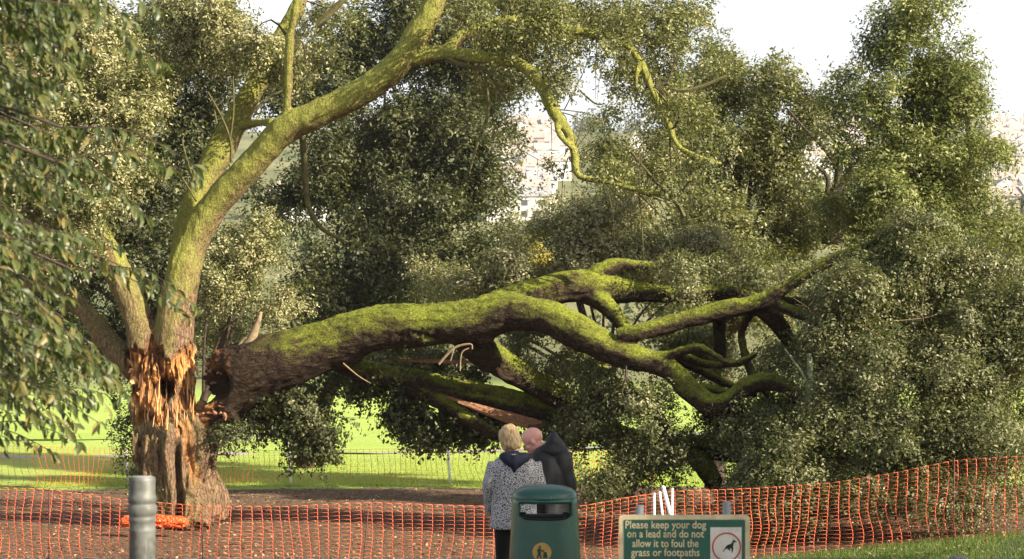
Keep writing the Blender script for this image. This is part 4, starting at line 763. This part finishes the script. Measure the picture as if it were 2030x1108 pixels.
def hand(mb, w, d, side=1):
    "five fingers curling from a palm at wrist w pointing along d"
    d = Vector(d).normalized(); s_ = d.cross(Vector((0, 1, 0))).normalized(); n_ = s_.cross(d)
    mb.tube([(w, .026), (w + d * .05, .036), (w + d * .085, .034)], 14, ell=.5, sub=3)
    for k, (o_, L) in enumerate(((-.027, .062), (-.009, .074), (.009, .07), (.027, .055))):
        b = w + d * .082 + s_ * o_; mb.tube([(b, .0088), (b + d * L * .45 + n_ * .006, .0085), (b + d * L * .75 + n_ * .022, .008), (b + d * L * .85 + n_ * .04, .0068)], 8, sub=2)
    b = w + d * .03 - s_ * .03 * side; mb.tube([(b, .011), (b + d * .03 - s_ * .02 * side + n_ * .01, .01), (b + d * .055 - s_ * .018 * side + n_ * .024, .008)], 8, sub=2)
def person(label, px, Y, woman):
    x0 = (px - 1015) / F * Y; z0 = gh(x0, Y); T = Vector((x0, Y, z0)); t = empty('person', T, label, 'person')
    V_ = lambda x, y, z: T + Vector((x, y, z))
    if woman:
        hc = (-.045, .05, 1.545); HM = Matrix.Translation(V_(*hc)) @ Matrix.Rotation(R(24), 4, 'Z') @ Matrix.Rotation(R(-22), 4, 'X') @ Matrix.Rotation(R(-6), 4, 'Y')
        sh = 1.36; sw = .175; neck = (0, .01, 1.36)
        arms = [[(-.165, .0, 1.35), (-.225, .03, 1.1), (-.205, .14, .9)], [(.165, .0, 1.35), (.215, .05, 1.1), (.12, .2, .98)]]
    else:
        hc = (-.14, .1, 1.545); HM = Matrix.Translation(V_(*hc)) @ Matrix.Rotation(R(84), 4, 'Z') @ Matrix.Rotation(R(-34), 4, 'X')
        sh = 1.42; sw = .17; neck = (.0, .03, 1.42)
        arms = [[(-.11, .13, 1.39), (-.17, .2, 1.14), (-.22, .3, 1.0)], [(.115, -.07, 1.40), (.175, -.05, 1.13), (.06, .1, .98)]]
    mb = MB(); head(mb, HM)
    mb.tube([(V_(*neck) - Vector((0, 0, .06)), .07), (V_(*neck) + Vector((0, 0, .03)), .056), (V_(*hc) - Vector((0, 0, .03)), .055)], 16, sub=3)
    rz = 0 if woman else R(40)
    def sec(z, rx, ry, dx=0, dy=0): return (T.x + dx, T.y + dy, T.z + z, rx, ry)
    kb = 1 if woman else .72
    body = [sec(.84, .15, .1), sec(.95, .155, .11), sec(1.1, .125, .09), sec(1.25, .15 * kb, .1), sec(1.34, .15 * kb, .09), sec(1.4, .08, .06)]
    mb.loft(body, 24)
    for k, sx in enumerate((-1, 1)):
        mb.tube([(V_(sx * .085, 0, .9), .085), (V_(sx * .09, .01, .5), .058), (V_(sx * .09, -.01, .3), .052), (V_(sx * .09, -.01, .08), .036)], 16, sub=4)
        mb.tube([(V_(sx * .09, -.02, .035), .034), (V_(sx * .1, .15, .02), .028)], 12, sub=2)
        A = arms[k]; mb.tube([(V_(*A[0]) - Vector((0, 0, .04)), .04), (V_(*A[1]), .036), (V_(*A[2]), .024)], 12, sub=4); d = Vector(A[2]) - Vector(A[1]); hand(mb, V_(*A[2]), d, sx)
    mb.blend('body', SKIN if woman else SKIN2, t, .006, 2)
    # trousers, shoes
    mb = MB(); mb.loft([sec(.8, .165, .12), sec(.9, .17, .125), sec(.98, .165, .12)], 24)
    for sx in (-1, 1): mb.tube([(V_(sx * .085, 0, .88), .098), (V_(sx * .09, .01, .5), .075), (V_(sx * .092, -.01, .25), .066), (V_(sx * .092, -.01, .06), .06)], 16, .04, 3, sub=4)
    mb.blend('trousers', TROU, t, .014, 2)
    for sx in (-1, 1):
        mb = MB(); mb.tube([(V_(sx * .095, -.05, .045), .045), (V_(sx * .095, .04, .05), .046), (V_(sx * .1, .14, .035), .042), (V_(sx * .1, .19, .03), .03)], 14, sub=3); mb.build('shoe', SHOE, t, True)
    mb = MB()
    if woman:
        mb.loft([sec(.775, .205, .15), sec(.79, .21, .155), sec(.95, .2, .15), sec(1.1, .178, .135), sec(1.22, .185, .14), sec(1.32, .19, .135), sec(1.375, .165, .115), sec(1.41, .1, .085), sec(1.43, .07, .07)], 36, 2.2)
        for A in arms: mb.tube([(V_(*A[0]), .068), (V_((A[0][0] + A[1][0]) / 2, A[0][1], (A[0][2] + A[1][2]) / 2), .066), (V_(*A[1]), .06), (V_(*A[2]), .048)], 20, .12, 2, sub=5)
        mb.blend('coat', COAT, t, .012, 3, lambda me: fold(me))
        mb = MB(); mb.tube([(V_(-.1, -.02, 1.4), .045), (V_(-.06, -.1, 1.39), .05), (V_(0, -.125, 1.36), .058), (V_(.06, -.1, 1.39), .05), (V_(.1, -.02, 1.4), .045), (V_(.05, .08, 1.4), .04), (V_(-.05, .08, 1.4), .04), (V_(-.1, -.02, 1.4), .045)], 16, .1, sub=5)
        mb.tube([(V_(0, -.1, 1.4), .075), (V_(0, -.13, 1.34), .06), (V_(0, -.14, 1.27), .02)], 14, ell=.6, sub=4); mb.tube([(V_(-.02, .0, 1.36), .085), (V_(-.03, .01, 1.45), .068)], 16, sub=2)
        mb.blend('hood', NAVY, t, .01, 2)
        mb = MB(); q = HM.to_3x3()
        for c, r_ in (((0, -.02, .045), (.089, .108, .09)), ((0, -.055, -.02), (.086, .072, .085)), ((0, -.075, -.06), (.066, .045, .05)), ((-.06, -.01, -.03), (.03, .05, .07)), ((.06, -.01, -.03), (.03, .05, .07)), ((0, .06, .085), (.06, .04, .03))): mb.ball(HM @ Vector(c), r_, q, 20)
        mb.blend('hair', HAIR, t, .008, 1, lambda me: fold(me, .012, 26))
    else:
        q = Matrix.Rotation(rz, 3, 'Z'); 
        v = MB()
        L = [(.74, .19, .16, .03, 0), (.76, .195, .155, .03, 0), (.95, .19, .155, .03, 0), (1.12, .195, .17, .035, 0), (1.28, .2, .17, .03, .01), (1.4, .19, .15, .015, .02), (1.46, .14, .11, 0, .03), (1.5, .085, .08, -.01, .04)]
        v.loft([(0, 0, z, rx, ry) for z, rx, ry, dx, dy in L], 36, 2.3)
        vs = []
        for i, c in enumerate(v.v):
            ln = L[min(len(L) - 1, i // 36)]; p = q @ Vector((c[0], c[1], 0)); vs.append((T.x + p.x + ln[3], T.y + p.y + ln[4], T.z + c[2]))
        mb.add(vs, v.f)
        for A in arms: mb.ball(V_(*A[0]), .085); mb.tube([(V_(*A[0]) + Vector((0, 0, .0)), .085), (V_((A[0][0] + A[1][0]) / 2, A[0][1], (A[0][2] + A[1][2]) / 2), .075), (V_(*A[1]), .068), (V_(*A[2]), .05)], 20, .12, 2, sub=5)
        mb.blend('jacket', JACK, t, .012, 3, lambda me: fold(me, .014))
        mb = MB(); mb.ball(V_(.04, -.02, 1.545), (.07, .09, .08)); mb.ball(V_(.075, -.03, 1.51), (.07, .09, .07)); mb.ball(V_(.07, -.03, 1.51), (.065, .09, .075)); mb.ball(V_(.05, -.04, 1.46), (.1, .1, .07)); mb.ball(V_(.09, -.04, 1.46), (.085, .09, .06)); mb.tube([(V_(-.1, .0, 1.44), .04), (V_(-.02, -.06, 1.47), .06), (V_(.08, -.05, 1.47), .07), (V_(.1, .05, 1.47), .05)], 14, sub=4)
        mb.blend('hood', JACK, t, .01, 2, lambda me: fold(me, .012))
        mb = MB()   # glasses
        H = lambda *a: HM @ Vector(a)
        for sx in (-1, 1):
            mb.tube([(H(sx * .079, -.005, .004), .0022), (H(sx * .074, .05, .004), .0022), (H(sx * .062, .098, .0), .0022)], 6, sub=2)
            mb.tube([(H(sx * (.034 + .026 * math.cos(a)), .102 - .006 * abs(math.cos(a)), -.008 + .02 * math.sin(a)), .002) for a in [k * math.pi / 6 for k in range(13)]], 6, sub=1)
        mb.tube([(H(-.01, .104, 0), .002), (H(.01, .104, 0), .002)], 6, sub=1)
        mb.build('glasses', simple('dark_frames', (.01, .01, .01), .4), t, True)
    return t
def fold(me, a=.012, f=7):
    for v in frozen(me): c = v.co; v.co = c + v.normal * a * (noise.noise(Vector((c.x * f, c.y * f, c.z * f * .8))) + .5 * noise.noise(Vector((c.x * f * 2.2, c.y * f * 2.2, c.z * f))))
    thaw(me)
person('blond woman seen from behind in a black and white patterned coat with navy hood', 1020, 14.9, True)
person('bald man in glasses and black hooded jacket bending his head towards the woman', 1088, 15.3, False)

# ------------------------------------------------------------------ cherry branches hanging close to the camera
ct_ = empty('cherry_tree', (-5.6, 8.5, gh(-5.6, 8.5)), 'leafy cherry tree whose drooping blurred branches hang into the picture from its edge', 'tree')
mb = MB(); mb.tube([(Vector((-5.6, 8.5, -.6)), .24), (Vector((-5.5, 8.5, .6)), .2), (Vector((-5.2, 8.4, 2)), .17), (Vector((-4.8, 8.3, 3.6)), .13), (Vector((-4.3, 8.2, 5.5)), .07)], 16, .1, sub=4); mb.build('trunk', TWIG, ct_, True)
mbb = MB(); lp = []; ld = []; lL = []
ends = []
for i in range(205):
    r_ = random.random()
    if r_ < .74: ex_, ey_ = random.uniform(-60, 150), random.uniform(-30, 850)
    elif r_ < .92: ex_, ey_ = random.uniform(100, 235), random.choice((random.uniform(640, 810), random.uniform(300, 520), random.uniform(700, 810)))
    else: ex_, ey_ = random.uniform(120, 330), random.uniform(0, 130)
    if ey_ < 330 and ex_ > 175 and random.random() < .5: ex_ -= 120
    ends.append((ex_, ey_))
ends += [(405, 340), (395, 352), (325, 340), (290, 432), (165, 880), (150, 860), (120, 905), (60, 880), (90, 830), (20, 900), (390, 610), (375, 625), (360, 590), (230, 730), (250, 780), (215, 760), (200, 840), (170, 800)]
for ex_, ey_ in ends:
    Y = random.uniform(6.6, 9.6); e = P(ex_, ey_, Y); L = random.uniform(.45, .9); a = R(random.uniform(-5, 38))
    s_ = e + Vector((-math.cos(a) * L, random.uniform(-.15, .15), math.sin(a) * L)); m = (s_ + e) / 2 + Vector((0, 0, .07))
    ch = spline([(s_, .006), (m, .004), (e, .0018)], 9); mbb.tube([(s_, .004), (m, .003), (e, .0015)], 5, sub=4)
    mbb.tube([(Vector((-4.9, 8.3, max(1.2, s_.z + .8))), .02), ((s_ + Vector((-4.9, 8.3, s_.z + .8))) / 2 + Vector((0, 0, .15)), .012), (s_, .006)], 5, sub=3)
    for j, (p, _) in enumerate(ch):
        for k in (0, 1):
            if random.random() < .12: continue
            lp.append(p + Vector((random.uniform(-.012, .012), random.uniform(-.02, .02), 0))); sd = 1 if k else -1
            ld.append((random.gauss(.28, .3), sd * random.uniform(.2, .9), -random.uniform(.35, 1.3))); lL.append(random.uniform(.05, .092))
lp = np.array([tuple(v) for v in lp]); d = np.array(ld); d /= np.linalg.norm(d, axis=1, keepdims=True); lL = np.array(lL)[:, None]
n_ = rng.normal(size=d.shape) * .6 + np.array([.3, -.5, .5]); n_ -= d * (n_ * d).sum(1, keepdims=True); n_ /= np.linalg.norm(n_, axis=1, keepdims=True); w_ = np.cross(n_, d)
W = lL * .17; cu_ = n_ * lL * .12; st = []
prof_ = ((0, .04, 0), (.25, .85, .5), (.5, 1, .8), (.78, .6, .5), (1, .02, -.4))
for (a, wa, ca), (b, wb, cb_) in zip(prof_, prof_[1:]):
    for sgn in (-1, 1):
        st.append(np.stack([lp + d * lL * a + cu_ * ca, lp + d * lL * a + cu_ * ca + w_ * W * wa * sgn + n_ * W * wa * .3, lp + d * lL * b + cu_ * cb_ + w_ * W * wb * sgn + n_ * W * wb * .3, lp + d * lL * b + cu_ * cb_][::1 if sgn > 0 else -1], axis=1))
st = np.concatenate(st, axis=0); n8 = len(lp)
o = quads('leaves', st, CHERRY, ct_); a = o.data.attributes.new('leaf_tint', 'FLOAT', 'POINT'); tint = rng.random(n8).astype(np.float32); a.data.foreach_set('value', np.tile(np.repeat(tint, 4), 8))
nt = CHERRY.node_tree; atn = N(nt, 'Attribute', attribute_name='leaf_tint'); mad = [n for n in nt.nodes if n.type == 'MATH' and n.inputs[0].links and n.inputs[0].links[0].from_node.type == 'NEW_GEOMETRY'][0]; nt.links.new(atn.outputs['Fac'], mad.inputs[0])
mbb.build('branches', simple('cherry_twig', (.05, .035, .028), .8), ct_, True)

# ------------------------------------------------------------------ unseen tree added beside the camera to shade the near ground
def W2(x, Y, z, r, rd, k=1): return (1015 + x / Y * F, HOR - (z - CZ) / Y * F, r / Y * F, r / Y * F, Y, rd, k)
tree('shade_tree', 'unseen tree added outside the frame to shade the bin and the near fence', 'tree', (15, 11, gh(15, 11)),
     [W2(14, 1.5, 7.2, 2.4, 2.5), W2(14, 5.5, 7.4, 2.4, 2.5), W2(14, 9.5, 7.6, 2.4, 2.5), W2(14, 12, 7.2, 2.0, 2.0), W2(15, 4, 9.4, 2.2, 2.4), W2(15, 8, 9.2, 2.1, 2.2), W2(15, 11.4, 8.8, 1.9, 1.9), W2(12.5, 14.5, 5.4, 1.7, 1.6), W2(12.5, 10, 5, 1.7, 2.2), W2(12, 16.8, 4.6, 1.4, 1.4)], LEAF_DARK, 7, 14, .3, .17, .12, holes=(), tw=40)

# ------------------------------------------------------------------ litter on the ground, grass on the verge
def on_ground(n, x0, x1, y0, y1, pw=1):
    x = rng.uniform(x0, x1, n); y = y0 + (y1 - y0) * rng.random(n) ** pw; return x, y, np.array([gh(a, b) for a, b in zip(x, y)])
n = 20000; x, y, z = on_ground(n, -12, 12, 20, 45.5, 1.2); x = x * (y / 40 + .1)
z = np.array([gh(a, b) for a, b in zip(x, y)])
p = np.stack([x, y, z + .012], 1); nrm = rng.normal(size=(n, 3)) * .35 + np.array([0, 0, 1]); nrm /= np.linalg.norm(nrm, axis=1, keepdims=True); d = rng.normal(size=(n, 3)); d -= nrm * (d * nrm).sum(1, keepdims=True); d /= np.linalg.norm(d, axis=1, keepdims=True); w_ = np.cross(nrm, d); L = rng.uniform(.03, .08, (n, 1))
LIT = leaf_mat('litter_leaf', [(.03, .018, .012), (.1, .055, .032), (.2, .12, .07), (.34, .22, .12), (.5, .38, .22)], trans=.05, tcol=(.2, .1, .05), rough=.7, spec=.2)
o = quads('fallen_leaves', np.stack([p - d * L * .5, p + w_ * L * .25 + nrm * .008, p + d * L * .5 + nrm * .01, p - w_ * L * .25], 1), LIT); tag(o, 'brown fallen leaves and bark chips scattered over the mulch', 'leaf litter', kind='stuff')
n = 42000; x, y, z = on_ground(n, 2.7, 8, 16.5, 24.4); p = np.stack([x, y, z], 1); h = rng.uniform(.03, .075, (n, 1)); ln = rng.normal(size=(n, 3)) * .35 + np.array([0, 0, 1]); tp = p + ln * h; sd = rng.normal(size=(n, 3)) * np.array([1, 1, 0]); sd /= np.linalg.norm(sd, axis=1, keepdims=True)
GR = leaf_mat('grass_blade', [(.03, .06, .012), (.07, .12, .02), (.12, .17, .03), (.2, .22, .06)], trans=.3, tcol=(.15, .25, .03))
o = quads('grass', np.stack([p - sd * .004, p + sd * .004, tp], 1), GR, nper=3); tag(o, 'short green grass of the verge in front of the mesh fence', 'grass', kind='stuff')
n = 30000; x, y, z = on_ground(n, -13, 9, 45, 60, 1.6); p = np.stack([x, y, z], 1); h = rng.uniform(.03, .09, (n, 1)); ln = rng.normal(size=(n, 3)) * .35 + np.array([0, 0, 1]); tp = p + ln * h; sd = rng.normal(size=(n, 3)) * np.array([1, 1, 0]); sd /= np.linalg.norm(sd, axis=1, keepdims=True)
GR2 = leaf_mat('field_grass_blade', [(.14, .22, .02), (.24, .34, .03), (.32, .42, .04), (.42, .5, .08)], trans=.3, tcol=(.4, .5, .05))
o = quads('grass', np.stack([p - sd * .008, p + sd * .008, tp], 1), GR2, nper=3); tag(o, 'sunlit yellow green grass of the park field beyond the far mesh fence', 'grass', kind='stuff')

mb = MB()
for i in range(420):
    y = random.uniform(24.6, 45); x = random.uniform(-.32, .32) * y; p = Vector((x, y, gh(x, y) + .015)); a = random.gauss(0, .7) if i % 2 else random.uniform(0, 6.3); L = random.uniform(.12, .7)
    q = p + Vector((math.cos(a) * L, math.sin(a) * L, 0)); q.z = gh(q.x, q.y) + random.uniform(.01, .05); mb.tube([(p, .009), ((p + q) / 2 + Vector((0, random.uniform(-.04, .04), .015)), .007), (q, .003)], 4, sub=2)
o = mb.build('fallen_twigs', simple('dry_twig', (.16, .11, .07), .9, var=.6)); tag(o, 'broken twigs strewn over the mulch under the fallen limb', 'twigs', kind='stuff')

# ------------------------------------------------------------------ town on the hill
WALLS = [simple('render_%s' % n_, c, .9, var=.08, scale=.4) for n_, c in (('cream', (.6, .6, .58)), ('white', (.7, .71, .72)), ('brick', (.42, .36, .32)), ('buff', (.55, .53, .48)))]
ROOFS = [simple('slate_roof', (.3, .3, .32), .8, var=.2, scale=.8), simple('tile_roof', (.36, .31, .29), .8, var=.2, scale=.8), simple('pale_roof', (.4, .36, .32), .8, var=.15, scale=.8)]
GLASS = simple('dark_window', (.06, .07, .09), .2, .5)
def house(wm, rm):
    t = bpy.data.objects.new('house', None); COL.objects.link(t); W_, D_, H_ = 7.6, 7, 5.6
    mb = MB(); mb.box((0, 0, H_ / 2 - 1.5), (W_, D_, H_ + 3)); mb.add([(-W_ / 2, -D_ / 2, H_), (-W_ / 2, D_ / 2, H_), (-W_ / 2, 0, H_ + 2.3), (W_ / 2, -D_ / 2, H_), (W_ / 2, D_ / 2, H_), (W_ / 2, 0, H_ + 2.3)], [(0, 2, 1), (3, 4, 5)])
    o = mb.build('wall', wm); o.parent = t
    mb = MB(); e = .25
    for s_ in (-1, 1):
        v = [(-W_ / 2 - e, s_ * (D_ / 2 + .3), H_ - .1), (W_ / 2 + e, s_ * (D_ / 2 + .3), H_ - .1), (W_ / 2 + e, 0, H_ + 2.45), (-W_ / 2 - e, 0, H_ + 2.45)]; v += [(a, b, c - .15) for a, b, c in v]
        mb.add(v, [(0, 1, 2, 3), (7, 6, 5, 4), (0, 4, 5, 1), (1, 5, 6, 2), (3, 2, 6, 7), (0, 3, 7, 4)])
    rf = mb.build('roof', rm); rf.parent = t
    mb = MB(); mb.box((W_ / 2 - .7, 0, H_ + 2.9), (.9, .7, 1.6)); mb.box((W_ / 2 - .95, 0, H_ + 3.85), (.22, .22, .35)); mb.box((W_ / 2 - .45, 0, H_ + 3.85), (.22, .22, .35)); c = mb.build('chimney', WALLS[2]); c.parent = rf
    for x, z in ((-2.2, 1.3), (-2.2, 3.9), (1.9, 3.9), (.6, 1.3)):
        mb = MB(); mb.box((x, -D_ / 2 - .03, z), (1.5, .1, 1.3)); o = mb.build('window', GLASS); o.parent = t
    mb = MB(); mb.box((2.6, -D_ / 2 - .04, .95), (.9, .12, 2)); o = mb.build('door', ROOFS[1]); o.parent = t
    return t
protos = [house(WALLS[i % 4], ROOFS[j]) for i, j in ((0, 0), (1, 2), (2, 1), (3, 0), (1, 1))]; used = [False] * 5
def copy_tree(o, par=None):
    c = o.copy(); COL.objects.link(c); c.parent = par
    for ch in list(o.children): copy_tree(ch, c)
    return c
hn_ = 0
spots = []
for row, Y in enumerate(range(400, 712, 20)):
    for a, b in ((985, 1115), (1965, 2070), (1570, 1690)) + ((540, 640),) + (((690, 770),) if row % 2 else ()) + (((1240, 1300),) if row % 3 == 0 else ()):
        z = gh(0, Y) + 3; py = HOR - (z - CZ) / Y * F; x = (a - 1015) / F * Y + random.uniform(0, 4)
        if a == 1570 and not 215 < py < 345: continue
        if a == 540 and not 395 < py < 460: continue
        if a == 690 and not 380 < py < 470: continue
        if a == 1240 and not 280 < py < 400: continue
        while x < (b - 1015) / F * Y: spots.append((x, Y, (1015 + x / Y * F, py))); x += 7.65 if random.random() < .8 else 12
pos_words = {985: 'in the tree gap above the middle of the limb', 1965: 'at the far right edge of the hillside', 1570: 'in the gap beside the broken stub', 540: 'in the gap behind the hanging mossy branch', 690: 'between the dark evergreens behind the limb', 1240: 'through the drooping twigs'}
for i, (x, Y, pp) in enumerate(spots):
    k = random.randrange(5); o = protos[k] if not used[k] else copy_tree(protos[k]); used[k] = True
    o.location = (x, Y + random.uniform(-1.5, 1.5), gh(x, Y) - .2); o.rotation_euler = (0, 0, random.uniform(-.12, .12) if i % 4 else R(90))
    wc = ('cream', 'white', 'brick', 'buff', 'white')[k]; rc = ('slate', 'pale', 'red tiled', 'slate', 'red tiled')[k]
    key = [pos_words[a] for a in pos_words if a - 40 < pp[0] < a + 145][0]
    tag(o, '%s house with %s roof %s' % (wc, rc, key), 'house', '%s houses with %s roofs %s' % (wc, rc, key))
for k in range(5):
    if not used[k]:
        for o in [protos[k]] + list(protos[k].children_recursive): bpy.data.objects.remove(o)
C = []
for i in range(230):
    Y = random.choice((random.uniform(700, 760), random.uniform(170, 700), random.uniform(640, 740))); x = random.uniform(-.33, .33) * Y
    if any(abs(x - s[0]) < 9 and -14 < s[1] - Y < 25 for s in spots): continue
    r_ = random.uniform(3, 6); C.append(np.array([x, Y, gh(x, Y) + r_ * .8]) + rng.normal(size=(26, 3)) * r_ * .45)
C = np.concatenate(C); o = quads('hillside_wood', leaves(C, 10, 1.0, 1.1), FAR); tag(o, 'far trees and hedges covering the hillside between the houses', 'wood', kind='stuff')

# ------------------------------------------------------------------ damp air between here and the hill
hz = MB(); hz.box((0, 430, 52), (1100, 1010, 122)); hm = bpy.data.materials.new('damp_air'); hm.use_nodes = True; hn2 = hm.node_tree; hn2.nodes.remove(hn2.nodes['Principled BSDF'])
pv = hn2.nodes.new('ShaderNodeVolumePrincipled'); pv.inputs['Density'].default_value = .0002; pv.inputs['Color'].default_value = (.95, .96, 1, 1); pv.inputs['Anisotropy'].default_value = .2
hn2.links.new(pv.outputs[0], hn2.nodes['Material Output'].inputs['Volume']); o = hz.build('haze', hm); tag(o, kind='stuff')
